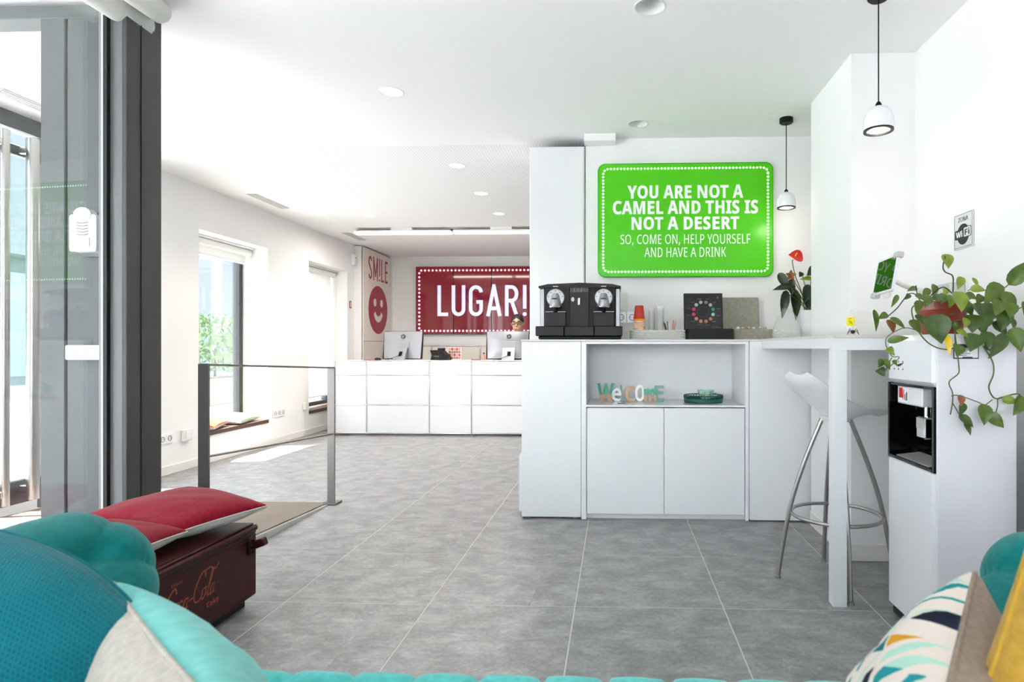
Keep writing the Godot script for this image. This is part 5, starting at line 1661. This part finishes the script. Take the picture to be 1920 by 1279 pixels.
func make_sofa() -> void:
	var s := thing("sofa", "teal velvet tufted sofa seen from its back, filling the foreground", "sofa", V(-0.09, 0, 0.7))
	for q in [[-1.03, 1.0], [0.805, -1.0]]:
		part("arm", tufted_roll(Vector2(q[0], 0.585), 0.152, 0.150, -0.15, 1.215, q[1], 0.1186, 0.20, 0.022, -0.015), M.teal, s)
		part("arm_panel", tufted_roll(Vector2(q[0], 0.30), 0.128, 0.20, -0.15, 1.19, q[1], 0.22, 0.20, 0.008, 0.24), M.teal, s)
	# seat with a pleated front roll
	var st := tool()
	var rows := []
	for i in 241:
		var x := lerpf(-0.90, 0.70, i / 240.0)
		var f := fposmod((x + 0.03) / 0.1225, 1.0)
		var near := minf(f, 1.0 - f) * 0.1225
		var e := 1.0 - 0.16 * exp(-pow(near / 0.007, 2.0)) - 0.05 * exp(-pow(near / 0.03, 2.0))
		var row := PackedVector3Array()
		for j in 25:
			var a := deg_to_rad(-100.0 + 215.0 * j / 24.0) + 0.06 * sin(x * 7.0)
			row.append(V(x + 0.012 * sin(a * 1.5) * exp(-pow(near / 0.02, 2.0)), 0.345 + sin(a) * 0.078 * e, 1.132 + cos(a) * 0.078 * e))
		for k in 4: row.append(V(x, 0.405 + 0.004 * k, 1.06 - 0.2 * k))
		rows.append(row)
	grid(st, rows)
	part("seat", st, M.lit_teal_seat, s)
	part("front_rail", rbox(-0.9, 0.72, 0.10, 0.29, 1.05, 1.16, 0.02), M.teal, s)
	part("back_panel", rbox(-0.95, 0.77, 0.10, 0.66, -0.16, 0.14, 0.05), M.teal, s)
	part("back_roll", tubed([V(-1.0, 0.64, -0.02), V(0.82, 0.64, -0.02)], 0.12, 24), M.teal, s)
	for q in [[-1.03, 1.1], [0.85, 1.1], [-1.03, -0.05], [0.85, -0.05]]:
		part("leg", lathed([Vector2(0.018, 0.0), Vector2(0.03, 0.06), Vector2(0.026, 0.11), Vector2(0.0, 0.11)], 16, Transform3D(Basis(), V(q[0], 0, q[1]))), M.hair, s)
	pillow("knit_cushion", "large teal knitted cushion in the left corner of the sofa", V(-0.845, 0.60, 0.66), Vector3(1, -0.25, 0.1), Vector3(0.25, 0.6, 1.0), 0.48, 0.48, 0.22, M.knit, M.knit, 3, "", 0.75)
	pillow("aqua_cushion", "aqua velvet cushion with a cream back beside the left sofa arm", V(-0.51, 0.525, 0.715), Vector3(0.77, 0, 0.64), Vector3(0.64, 0.22, -0.77), 0.43, 0.40, 0.19, M.aqua, M.cream, 8)
	pillow("patterned_cushion", "cushion with teal, navy and mustard leaf shapes and beige back", V(0.365, 0.53, 0.73), Vector3(0.55, 0, -0.83), Vector3(-0.83, 0.20, -0.55), 0.43, 0.40, 0.20, M.pattern, M.beige, 12)
	pillow("mustard_cushion", "plain mustard yellow cushion at the right edge of the sofa", V(0.548, 0.612, 0.62), Vector3(0.92, -0.40, 0.1), Vector3(-0.15, 0.15, 1.0), 0.38, 0.40, 0.17, M.mustard, M.mustard, 17)

# ---------------------------------------------------------------- red trunk
func make_trunk() -> void:
	var t := thing("cooler_trunk", "dark red vintage metal cooler trunk with faded Coca-Cola lettering", "trunk", V(-1.73, 0, 1.9))
	part("body", rbox(-1.98, -1.479, 0.035, 0.292, 1.36, 2.437, 0.006), M.trunk, t)
	part("lid", rbox(-1.985, -1.474, 0.298, 0.322, 1.355, 2.442, 0.006), M.trunk, t)
	part("lid_lip", rbox(-1.978, -1.487, 0.322, 0.331, 1.37, 2.43, 0.003), M.trunk, t)
	part("lid_seam", rbox(-1.978, -1.481, 0.291, 0.299, 1.362, 2.435), M.rubber, t)
	part("lid_flap", rbox(-1.96, -1.50, 0.331, 0.335, 1.38, 2.02, 0.002), M.trunk, t)
	for y in [0.055, 0.27]:
		part("pressed_rib", rbox(-1.4785, -1.4765, y, y + 0.006, 1.40, 2.40, 0.001), M.trunk, t)
	part("skid", rbox(-1.96, -1.50, 0.0, 0.035, 1.40, 2.395, 0.004), M.rubber, t)
	part("latch_plate", rbox(-1.479, -1.472, 0.215, 0.285, 2.375, 2.405, 0.003), M.hair, t)
	part("latch_ring", tubed(circle3(V(-1.47, 0.262, 2.39), 0.012, 16, Vector3.BACK, Vector3.UP), 0.004, 6, true), M.hair, t)
	part("latch_ring", tubed(circle3(V(-1.47, 0.225, 2.39), 0.010, 16, Vector3.BACK, Vector3.UP), 0.004, 6, true), M.hair, t)
	var st := tool()
	bevel_box(st, Vector3(0, -0.016, -0.018), Vector3(0.05, 0.016, 0.018), 0.004, Transform3D(Basis(Vector3.BACK, 0.35), V(-1.475, 0.245, 2.412)))
	part("handle_tab", st, M.trunk, t)
	# painted script lettering; page right runs away from the camera along the side
	var pg := Transform3D(Basis(Vector3(0, 0, -1), Vector3(0, 1, 0), Vector3(1, 0, 0)), V(-1.4788, 0.0, 0.0))
	st = tool()
	var script := func(pts: Array, dx: float, k: float, w: float) -> void:
		var o := []
		for p in pts: o.append(Vector2(dx + p[0] * k + p[1] * k * 0.32, 0.150 + p[1] * k))
		strokes(st, [spline(o, 5)], w, 0.0, 0.0006, pg, Geometry2D.JOIN_ROUND, Geometry2D.END_ROUND, 4)
	var big := [[0.50, 0.95], [0.30, 1.25], [0.02, 1.0], [-0.12, 0.45], [0.05, 0.05], [0.35, 0.05], [0.5, 0.3]]
	var ring := [[0.22, 0.5], [0.05, 0.45], [0.0, 0.2], [0.1, 0.0], [0.24, 0.08], [0.28, 0.32], [0.2, 0.5], [0.34, 0.5]]
	var cee := [[0.25, 0.42], [0.12, 0.52], [0.0, 0.25], [0.1, 0.0], [0.28, 0.15]]
	var ay := [[0.25, 0.45], [0.1, 0.5], [0.0, 0.22], [0.08, 0.0], [0.2, 0.12], [0.27, 0.5], [0.25, 0.08], [0.36, 0.08]]
	var el := [[0.0, 0.1], [0.14, 0.6], [0.2, 1.15], [0.1, 1.2], [0.06, 0.6], [0.08, 0.05], [0.2, 0.1]]
	script.call(big, 1.925, 0.072, 0.0055)
	script.call([[-0.2, -0.12], [0.15, -0.28], [0.5, -0.12], [0.85, -0.20], [1.25, -0.05], [0.85, -0.26], [0.5, -0.2], [0.2, -0.34], [-0.2, -0.12]], 1.925, 0.072, 0.004)
	script.call(ring, 1.957, 0.072, 0.005)
	script.call(cee, 1.984, 0.072, 0.005)
	script.call(ay, 2.008, 0.072, 0.005)
	script.call([[0.0, 0.3], [0.25, 0.34]], 2.036, 0.072, 0.005)
	script.call(big, 2.066, 0.078, 0.0055)
	script.call([[0.3, 1.2], [0.7, 1.28], [1.1, 1.1], [1.32, 1.3]], 2.066, 0.078, 0.005)
	script.call(ring, 2.100, 0.072, 0.005)
	script.call(el, 2.128, 0.072, 0.005)
	script.call(ay, 2.146, 0.072, 0.005)
	part("faded_lettering", st, M.rust_print, t)
	text(t, "faded_lettering", "Enjoy", serif, 0.055, 0.014, M.rust_print, Transform3D(pg.basis, V(-1.4785, 0.252, 1.985) - t.position), 0.0006)
	text(t, "faded_lettering", "Coke", bold, 0.066, 0.021, M.rust_print, Transform3D(pg.basis, V(-1.4785, 0.118, 2.165) - t.position), 0.0006)
	pillow("red_cushion", "crimson velvet cushion with pale underside lying across the trunk's far end", V(-1.71, 0.408, 2.30), Vector3(1, 0, 0.42), Vector3(0.03, 1, 0.06), 0.46, 0.42, 0.125, M.crimson, M.offwhite, 23, "red cushions on the trunk")
	pillow("red_cushion", "crimson velvet cushion half hidden behind the sofa arm on the trunk", V(-1.735, 0.408, 1.91), Vector3(1, 0, -0.05), Vector3(0.05, 1, -0.04), 0.42, 0.38, 0.12, M.crimson, M.offwhite, 29, "red cushions on the trunk")
	pillow("orange_cushion", "fluffy orange cushion lying on the first window sill", V(-3.84, 0.335, 5.52), Vector3(0.3, 0, 1), Vector3(0.1, 1, 0.0), 0.42, 0.28, 0.09, M.orange_fur, M.offwhite, 33)
	pillow("green_cushion", "fluffy light green cushion lying on the first window sill", V(-3.845, 0.335, 5.98), Vector3(0.15, 0, 1), Vector3(0.12, 1, 0.0), 0.44, 0.28, 0.09, M.green_fur, M.offwhite, 37)

# ---------------------------------------------------------------- the receptionist
func capsule(p: Vector3, a: Vector3, b: Vector3, ra: float, rb_: float) -> float:
	var ab := b - a
	var t := clampf((p - a).dot(ab) / maxf(ab.length_squared(), 1e-9), 0.0, 1.0)
	return p.distance_to(a + ab * t) - lerpf(ra, rb_, t)

func field(p: Vector3, prims: Array, k: float) -> float:
	var d := 1e3
	for q in prims:
		var e: float
		if q.size() == 2:
			var r: Vector3 = q[1]
			e = (((p - q[0]) / r).length() - 1.0) * minf(r.x, minf(r.y, r.z))
		else: e = capsule(p, q[0], q[1], q[2], q[3])
		var h := clampf(0.5 + 0.5 * (d - e) / k, 0.0, 1.0)
		d = lerpf(d, e, h) - k * h * (1.0 - h)
	return d

func surface_nets(st: SurfaceTool, prims: Array, lo: Vector3, hi: Vector3, cell: float, k: float, paint: Callable) -> void:
	var n := Vector3i(((hi - lo) / cell).ceil()) + Vector3i.ONE
	var val := PackedFloat32Array()
	val.resize(n.x * n.y * n.z)
	for z in n.z:
		for y in n.y:
			for x in n.x:
				val[(z * n.y + y) * n.x + x] = field(lo + Vector3(x, y, z) * cell, prims, k)
	var at := {}
	var off := [Vector3i(0, 0, 0), Vector3i(1, 0, 0), Vector3i(0, 1, 0), Vector3i(1, 1, 0), Vector3i(0, 0, 1), Vector3i(1, 0, 1), Vector3i(0, 1, 1), Vector3i(1, 1, 1)]
	var ed := [[0, 1], [2, 3], [4, 5], [6, 7], [0, 2], [1, 3], [4, 6], [5, 7], [0, 4], [1, 5], [2, 6], [3, 7]]
	for z in n.z - 1:
		for y in n.y - 1:
			for x in n.x - 1:
				var v := []
				var neg := 0
				for o in off:
					var e := val[((z + o.z) * n.y + y + o.y) * n.x + x + o.x]
					v.append(e)
					if e < 0.0: neg += 1
				if neg == 0 or neg == 8: continue
				var s := Vector3.ZERO
				var c := 0
				for e in ed:
					if (v[e[0]] < 0.0) != (v[e[1]] < 0.0):
						s += Vector3(off[e[0]]).lerp(Vector3(off[e[1]]), v[e[0]] / (v[e[0]] - v[e[1]]))
						c += 1
				at[(z * n.y + y) * n.x + x] = lo + (Vector3(x, y, z) + s / c) * cell
	st.set_smooth_group(1)
	for z in range(1, n.z - 1):
		for y in range(1, n.y - 1):
			for x in range(1, n.x - 1):
				var i := (z * n.y + y) * n.x + x
				for ax in 3:
					var step: int = [1, n.x, n.x * n.y][ax]
					if (val[i] < 0.0) == (val[i + step] < 0.0): continue
					var u: int = [n.x, n.x * n.y, 1][ax]
					var w: int = [n.x * n.y, 1, n.x][ax]
					var q := [i, i - u, i - u - w, i - w]
					if not (at.has(q[0]) and at.has(q[1]) and at.has(q[2]) and at.has(q[3])): continue
					if val[i] >= 0.0: q.reverse()
					for t in [[0, 2, 1], [0, 3, 2]]:
						for m in t:
							var p: Vector3 = at[q[m]]
							st.set_color(paint.call(p))
							st.add_vertex(p)

func make_person() -> void:
	var p := thing("person", "person with dark tied hair and black glasses seated behind the right computer", "person", V(-1.305, 0, 7.98))
	var arms := []
	for s in [-1.0, 1.0]:
		arms += [[Vector3(s * 0.17, 1.06, -0.02), Vector3(s * 0.225, 0.84, 0.06), 0.052, 0.042], [Vector3(s * 0.225, 0.84, 0.06), Vector3(s * 0.13, 0.785, 0.26), 0.042, 0.03]]
	var body := [[Vector3(-0.08, 0.55, -0.02), Vector3(0.08, 0.55, -0.02), 0.13, 0.13], [Vector3(0, 0.6, -0.02), Vector3(0, 1.0, -0.02), 0.125, 0.135], [Vector3(-0.13, 1.07, -0.02), Vector3(0.13, 1.07, -0.02), 0.062, 0.062], [Vector3(0, 1.08, -0.02), Vector3(0, 1.27, 0.0), 0.055, 0.05]] + arms
	for s in [-1.0, 1.0]:
		body += [[Vector3(s * 0.09, 0.54, 0.0), Vector3(s * 0.11, 0.53, 0.34), 0.085, 0.065], [Vector3(s * 0.11, 0.51, 0.36), Vector3(s * 0.11, 0.11, 0.28), 0.056, 0.04], [Vector3(s * 0.11, 0.05, 0.25), Vector3(s * 0.11, 0.045, 0.42), 0.042, 0.034]]
	var st := tool()
	var skin := Color(0.58, 0.33, 0.22)
	var shirt := Color(0.02, 0.02, 0.025)
	surface_nets(st, body, Vector3(-0.32, 0.0, -0.2), Vector3(0.32, 1.22, 0.62), 0.018, 0.03, func(q: Vector3) -> Color: return skin if q.y > 1.13 or (q.z > 0.22 and q.y > 0.7) else shirt)
	var head := [[Vector3(0, 1.385, 0.0), Vector3(0.074, 0.098, 0.094)], [Vector3(0, 1.325, 0.028), Vector3(0.058, 0.072, 0.066)], [Vector3(0, 1.375, 0.088), Vector3(0, 1.34, 0.106), 0.008, 0.013], [Vector3(0, 1.2, -0.01), Vector3(0, 1.3, 0.0), 0.05, 0.048], [Vector3(-0.076, 1.36, -0.005), Vector3(-0.076, 1.375, -0.008), 0.013, 0.015], [Vector3(0.076, 1.36, -0.005), Vector3(0.076, 1.375, -0.008), 0.013, 0.015], [Vector3(-0.02, 1.293, 0.083), Vector3(0.02, 1.293, 0.083), 0.008, 0.008]]
	surface_nets(st, head, Vector3(-0.1, 1.19, -0.12), Vector3(0.1, 1.5, 0.13), 0.007, 0.014, func(_q: Vector3) -> Color: return skin)
	for s in [-1.0, 1.0]:
		var hd := [[Vector3(s * 0.13, 0.785, 0.25), Vector3(s * 0.115, 0.775, 0.32), 0.026, 0.028]]
		for f in 4:
			var x: float = s * (0.135 - f * 0.017)
			hd.append([Vector3(x, 0.775, 0.335), Vector3(x, 0.772, 0.37 + (0.012 if f in [1, 2] else 0.0)), 0.008, 0.0075])
			hd.append([Vector3(x, 0.772, 0.37 + (0.012 if f in [1, 2] else 0.0)), Vector3(x, 0.752, 0.395), 0.0075, 0.0065])
		hd.append([Vector3(s * 0.095, 0.772, 0.29), Vector3(s * 0.07, 0.762, 0.335), 0.010, 0.008])
		surface_nets(st, hd, Vector3(minf(s * 0.05, s * 0.175), 0.73, 0.21), Vector3(maxf(s * 0.05, s * 0.175), 0.83, 0.42), 0.006, 0.006, func(_q: Vector3) -> Color: return skin)
	obj("body", st, M.person, p)
	# hair: a shell over the skull, tied back
	st = tool()
	var rows := []
	for i in 33:
		var th := PI * i / 32.0
		var row := PackedVector3Array()
		for j in 49:
			var ph := TAU * j / 48.0
			var dir := Vector3(sin(th) * sin(ph), cos(th), sin(th) * cos(ph))
			var line := 0.42 - 0.5 * absf(dir.x)          # hairline: high in the middle, falling to the temples
			var face := smoothstep(-0.02, 0.10, dir.z + 0.05) * smoothstep(0.12, -0.02, dir.y - line)
			var low := smoothstep(-0.35, -0.65, dir.y)
			var k := lerpf(1.0, 0.72, maxf(face, low)) * (1.0 + 0.02 * sin(ph * 17.0) * sin(th))
			row.append(Vector3(0, 1.388, -0.008) + Vector3(dir.x * 0.086, dir.y * 0.111, dir.z * 0.106) * k)
		rows.append(row)
	grid(st, rows)
	lathe(st, [Vector2(0.0, -0.045), Vector2(0.035, -0.03), Vector2(0.045, 0.0), Vector2(0.035, 0.03), Vector2(0.0, 0.045)], 16, Transform3D(Basis(), Vector3(0.0, 1.44, -0.115)))
	obj("hair", st, M.hair, p)
	var gl := obj("glasses", tubed([Vector3(-0.012, 1.379, 0.106), Vector3(0.012, 1.379, 0.106)], 0.0035, 6), M.gloss_black, p)
	for s in [-1.0, 1.0]:
		var rim := []
		for q in rounded(s * 0.036 - 0.026, s * 0.036 + 0.026, 1.355, 1.390, 0.010, 3): rim.append(Vector3(q.x, q.y, 0.104 - absf(q.x) * 0.16))
		obj("lens_rim", tubed(rim, 0.0045, 6, true), M.gloss_black, gl)
		obj("temple", tubed([Vector3(s * 0.062, 1.381, 0.094), Vector3(s * 0.081, 1.379, 0.0)], 0.003, 6), M.gloss_black, gl)
		obj("eye", lathed([Vector2(0.0, -0.006), Vector2(0.009, 0.0), Vector2(0.0, 0.006)], 10, Transform3D(Basis(), Vector3(s * 0.033, 1.374, 0.085))), M.hair, p)
		obj("eyebrow", tubed([Vector3(s * 0.018, 1.398, 0.093), Vector3(s * 0.036, 1.402, 0.086), Vector3(s * 0.052, 1.396, 0.074)], 0.0035, 6), M.hair, p)
	obj("mouth", tubed([Vector3(-0.022, 1.294, 0.090), Vector3(0, 1.292, 0.094), Vector3(0.022, 1.294, 0.090)], 0.004, 6), M.vinyl_red, p)
	var c := thing("office_chair", "black office chair under the seated person behind the desk", "chair", V(-1.305, 0, 8.0))
	obj("seat", lbox(Vector3(-0.23, 0.37, -0.2), Vector3(0.23, 0.42, 0.24), 0.02), M.black, c)
	obj("backrest", lbox(Vector3(-0.2, 0.55, -0.26), Vector3(0.2, 1.0, -0.2), 0.02), M.black, c)
	obj("column", tubed([Vector3(0, 0.06, 0), Vector3(0, 0.37, 0)], 0.025, 12), M.steel, c)
	obj("back_bar", tubed([Vector3(0, 0.38, -0.15), Vector3(0, 0.4, -0.25), Vector3(0, 0.6, -0.25)], 0.015, 8), M.black, c)
	for k in 5:
		var a := TAU * k / 5.0
		obj("base_arm", tubed([Vector3(0, 0.07, 0), Vector3(cos(a) * 0.27, 0.05, sin(a) * 0.27)], 0.018, 8), M.black, c)
		obj("castor", lathed([Vector2(0.0, 0.0), Vector2(0.02, 0.004), Vector2(0.022, 0.02), Vector2(0.0, 0.045)], 10, Transform3D(Basis(), Vector3(cos(a) * 0.27, 0, sin(a) * 0.27))), M.black, c)

# ---------------------------------------------------------------- more materials (print, leaves, weave)
func leaf_mat(a: Color, b: Color) -> StandardMaterial3D:
	var m := mat(Color.WHITE, 0.38, 0.0, 0.5)
	m.albedo_texture = noise_tex(0.02, int(a.g * 200.0), 128, a, b)
	m.uv1_triplanar = true
	m.uv1_scale = Vector3.ONE * 9.0
	m.backlight_enabled = true
	m.backlight = b.darkened(0.45)
	return m

func pattern_image() -> ImageTexture:   # printed cloth: bold lens shapes in five colours on cream
	var size := 512
	var im := Image.create(size, size, false, Image.FORMAT_RGB8)
	var cols := [Color(0.10, 0.56, 0.58), Color(0.06, 0.10, 0.19), Color(0.85, 0.60, 0.14), Color(0.70, 0.87, 0.80), Color(0.05, 0.42, 0.47)]
	var n := 9
	for y in size:
		for x in size:
			var cx := x * n / size
			var cy := y * n / size
			var u := fposmod(float(x) * n / size, 1.0)
			var v := fposmod(float(y) * n / size, 1.0)
			var h := (cx * 7 + cy * 13 + cx * cy * 3) % 4
			if h == 1: u = 1.0 - u
			elif h == 2: v = 1.0 - v
			elif h == 3:
				var w := u
				u = v
				v = 1.0 - w
			var c := Color(0.92, 0.87, 0.83)
			var r0 := Vector2(u, v).length()
			var r1 := Vector2(1.0 - u, 1.0 - v).length()
			var kind := (cx * 5 + cy * 3 + cx * cy) % 5
			if kind == 0 and r0 < 1.0 and r1 < 1.0: c = cols[(cx + cy * 2) % 5] if u > v else cols[(cx * 3 + cy + 1) % 5]
			elif kind == 1 and u + v < 0.95 and u > 0.08 and v > 0.08: c = cols[(cx + cy) % 5]
			elif kind == 2 and r0 > 0.78 and r0 < 0.94: c = cols[(cx * 2 + cy) % 5]
			elif kind == 3 and r0 < 1.0 and r1 < 0.85: c = cols[(cx + cy * 3 + 1) % 5]
			elif kind == 4:
				if u > 0.5 and v > 1.0 - u and v < u: c = cols[(cx + cy + 3) % 5]
				elif r1 > 0.9 and r1 < 1.02: c = cols[(cx + 2 * cy + 2) % 5]
			im.set_pixel(x, y, c)
	return ImageTexture.create_from_image(im)

func knit_image(height: bool) -> ImageTexture:
	var im := Image.create(64, 64, false, Image.FORMAT_RGB8)
	for y in 64:
		for x in 64:
			var row := y / 32
			var u := fposmod(x + (16 if row == 1 else 0), 32.0) / 32.0 - 0.5
			var v := fposmod(y, 32.0) / 32.0 - 0.5
			var k := clampf(1.0 - Vector2(u * 2.4, v * 2.8).length(), 0.0, 1.0)
			var hh := 1.0 - k
			im.set_pixel(x, y, Color(hh, hh, hh) if height else Color(0.03, 0.44, 0.48).lerp(Color(0.0, 0.33, 0.40), k))
	return ImageTexture.create_from_image(im)

func stripe_image() -> ImageTexture:   # looped doormat: ribs with flecks
	var im := Image.create(256, 256, false, Image.FORMAT_RGB8)
	var nz := noise(0.35, 61, 2)
	for y in 256:
		for x in 256:
			var rib := 0.5 + 0.5 * sin(y * TAU / 16.0)
			var v := 0.44 + 0.13 * rib + 0.26 * nz.get_noise_2d(x, y * 0.6)
			im.set_pixel(x, y, Color(v * 1.06, v * 0.97, v * 0.90))
	return ImageTexture.create_from_image(im)

func floral_image() -> ImageTexture:
	var im := Image.create(128, 64, false, Image.FORMAT_RGB8)
	im.fill(Color(0.62, 0.86, 0.78))
	var r := RandomNumberGenerator.new()
	r.seed = 5
	for k in 46:
		var c: Color = [Color(0.05, 0.30, 0.26), Color(0.75, 0.10, 0.10), Color(0.08, 0.42, 0.34), Color(0.90, 0.70, 0.25), Color(0.95, 0.95, 0.9)][k % 5]
		var p := Vector2(r.randf() * 128, r.randf() * 64)
		var a := r.randf() * PI
		for i in range(-6, 7):
			for j in range(-3, 4):
				var q := Vector2(i, j)
				if Vector2(i / 6.0, j / 3.0).length() > 1.0: continue
				var z := p + q.rotated(a)
				im.set_pixel(posmod(int(z.x), 128), posmod(int(z.y), 64), c)
	return ImageTexture.create_from_image(im)

func dip_image(split: float, upper: Color, lower: Color) -> ImageTexture:
	var im := Image.create(8, 128, false, Image.FORMAT_RGB8)
	for y in 128:
		for x in 8: im.set_pixel(x, y, upper if y < split * 128 else lower)
	return ImageTexture.create_from_image(im)

func dipped(h: float, split: float) -> StandardMaterial3D:   # letter with its foot dipped in tan paint; local height h around the origin
	var m := mat(Color.WHITE, 0.6)
	m.albedo_texture = dip_image(split, Color(0.30, 0.70, 0.57), Color(0.80, 0.64, 0.49))
	m.uv1_triplanar = true
	m.uv1_scale = Vector3(1, 1.0 / h, 1)
	m.uv1_offset = Vector3(0, -0.5, 0)
	return m

func more_materials() -> void:
	M.leaf_light = leaf_mat(Color(0.38, 0.47, 0.09), Color(0.55, 0.62, 0.20))
	M.leaf_mid = leaf_mat(Color(0.23, 0.33, 0.055), Color(0.38, 0.47, 0.11))
	M.leaf_dark = leaf_mat(Color(0.14, 0.24, 0.05), Color(0.27, 0.37, 0.09))
	M.leaf_deep = leaf_mat(Color(0.06, 0.13, 0.07), Color(0.11, 0.21, 0.10))
	M.leaf_yellow = leaf_mat(Color(0.88, 0.74, 0.06), Color(0.95, 0.84, 0.20))
	M.leaf_brown = leaf_mat(Color(0.42, 0.22, 0.12), Color(0.66, 0.44, 0.22))
	M.petal = mat(Color(0.86, 0.05, 0.12), 0.3)
	M.shrub = mat(Color(0.21, 0.33, 0.13), 0.7)
	M.pattern = mat(Color.WHITE, 0.9, 0.0, 0.3)
	M.pattern.albedo_texture = pattern_image()
	M.knit = mat(Color.WHITE, 0.95, 0.0, 0.3)
	M.knit.albedo_texture = knit_image(false)
	M.knit.heightmap_enabled = true
	M.knit.heightmap_texture = knit_image(true)
	M.knit.heightmap_scale = 0.15
	M.knit.uv1_scale = Vector3(42, 42, 1)
	M.knit.rim_enabled = true
	M.knit.rim = 0.3
	M.doormat = mat(Color.WHITE, 0.95, 0.0, 0.2)
	M.doormat.albedo_texture = stripe_image()
	M.doormat.uv1_triplanar = true
	M.doormat.uv1_world_triplanar = true
	M.doormat.uv1_scale = Vector3.ONE * 4.0
	M.cup_pattern = mat(Color.WHITE, 0.2)
	M.cup_pattern.albedo_texture = floral_image()
	M.cup_pattern.uv1_triplanar = true
	M.cup_pattern.uv1_scale = Vector3(9, 14, 9)
	M.tray_green = mat(Color(0.02, 0.30, 0.27), 0.3)
	M.cup_red = mat(Color(0.72, 0.20, 0.12), 0.6)
	M.cup_orange = mat(Color(0.95, 0.55, 0.10), 0.6)
	M.cup_peach = mat(Color(0.91, 0.74, 0.62), 0.6)
	M.clear_cup = pane(Color(0.9, 0.92, 0.93), 0.22)
	M.wood_light = mat(Color(0.74, 0.58, 0.40), 0.6)
	M.capsule_green = mat(Color(0.10, 0.55, 0.45), 0.3, 0.5)
	M.capsule_mint = mat(Color(0.55, 0.75, 0.72), 0.3, 0.5)
	M.capsule_pink = mat(Color(0.78, 0.25, 0.36), 0.3, 0.5)
	M.photo0 = mat(Color(0.70, 0.40, 0.30), 0.5)
	M.photo1 = mat(Color(0.80, 0.52, 0.46), 0.5)
	M.photo2 = mat(Color(0.45, 0.42, 0.48), 0.5)
	M.photo3 = mat(Color(0.62, 0.16, 0.16), 0.5)
	M.machine = mat(Color(0.038, 0.038, 0.04), 0.42, 0.0, 0.4)
	M.shelf_gloss = mat(Color(0.93, 0.935, 0.94), 0.06)
	M.letter_sage = mat(Color(0.48, 0.66, 0.60), 0.6)
	M.letter_tan = mat(Color(0.80, 0.66, 0.50), 0.6)
	M.letter_dip = dipped(0.116, 0.62)
	M.letter_dip_low = dipped(0.082, 0.50)
	M.seat_white = mat(Color(0.92, 0.92, 0.92), 0.35)
	M.dispenser_side = mat(Color(0.93, 0.92, 0.94), 0.55)
	M.signal_red = mat(Color(0.85, 0.08, 0.12), 0.5)
	M.navy = mat(Color(0.06, 0.10, 0.24), 0.5)
	M.plate = mat(Color(0.84, 0.85, 0.85), 0.4)
	M.mirror_black = mat(Color(0.012, 0.014, 0.014), 0.02, 0.0, 0.7)
	M.far_glass = mat(Color(0.26, 0.33, 0.36), 0.3)
	M.screen_dot = glow(Color(1.0, 0.86, 0.95), 1.0)
	M.pendant_glow = glow(Color(1.0, 0.98, 0.95), 1.5)
	M.person = mat(Color.WHITE, 0.6)
	M.person.vertex_color_use_as_albedo = true

var heavy: FontVariation
var light: SystemFont
var serif: SystemFont

func _ready() -> void:
	rng.seed = 20240611
	sans = SystemFont.new()
	sans.font_names = PackedStringArray(["Droid Sans"])
	bold = SystemFont.new()
	bold.font_names = PackedStringArray(["Droid Sans"])
	bold.font_weight = 700
	serif = SystemFont.new()
	serif.font_names = PackedStringArray(["Droid Serif"])
	light = sans
	heavy = FontVariation.new()
	heavy.base_font = bold
	heavy.variation_embolden = 0.45
	set_up()
	make_materials()
	more_materials()
	make_shell()
	make_outside()
	make_entrance()
	make_ceiling_fittings()
	roller_blind(5.234, 6.295, 1.95, "white roller blind rolled up at the top of the first window")
	roller_blind(7.155, 8.2, 0.42, "white roller blind pulled down over the second window")
	make_reception()
	make_person()
	make_counter()
	make_counter_things()
	make_right_side()
	make_trunk()
	make_sofa()
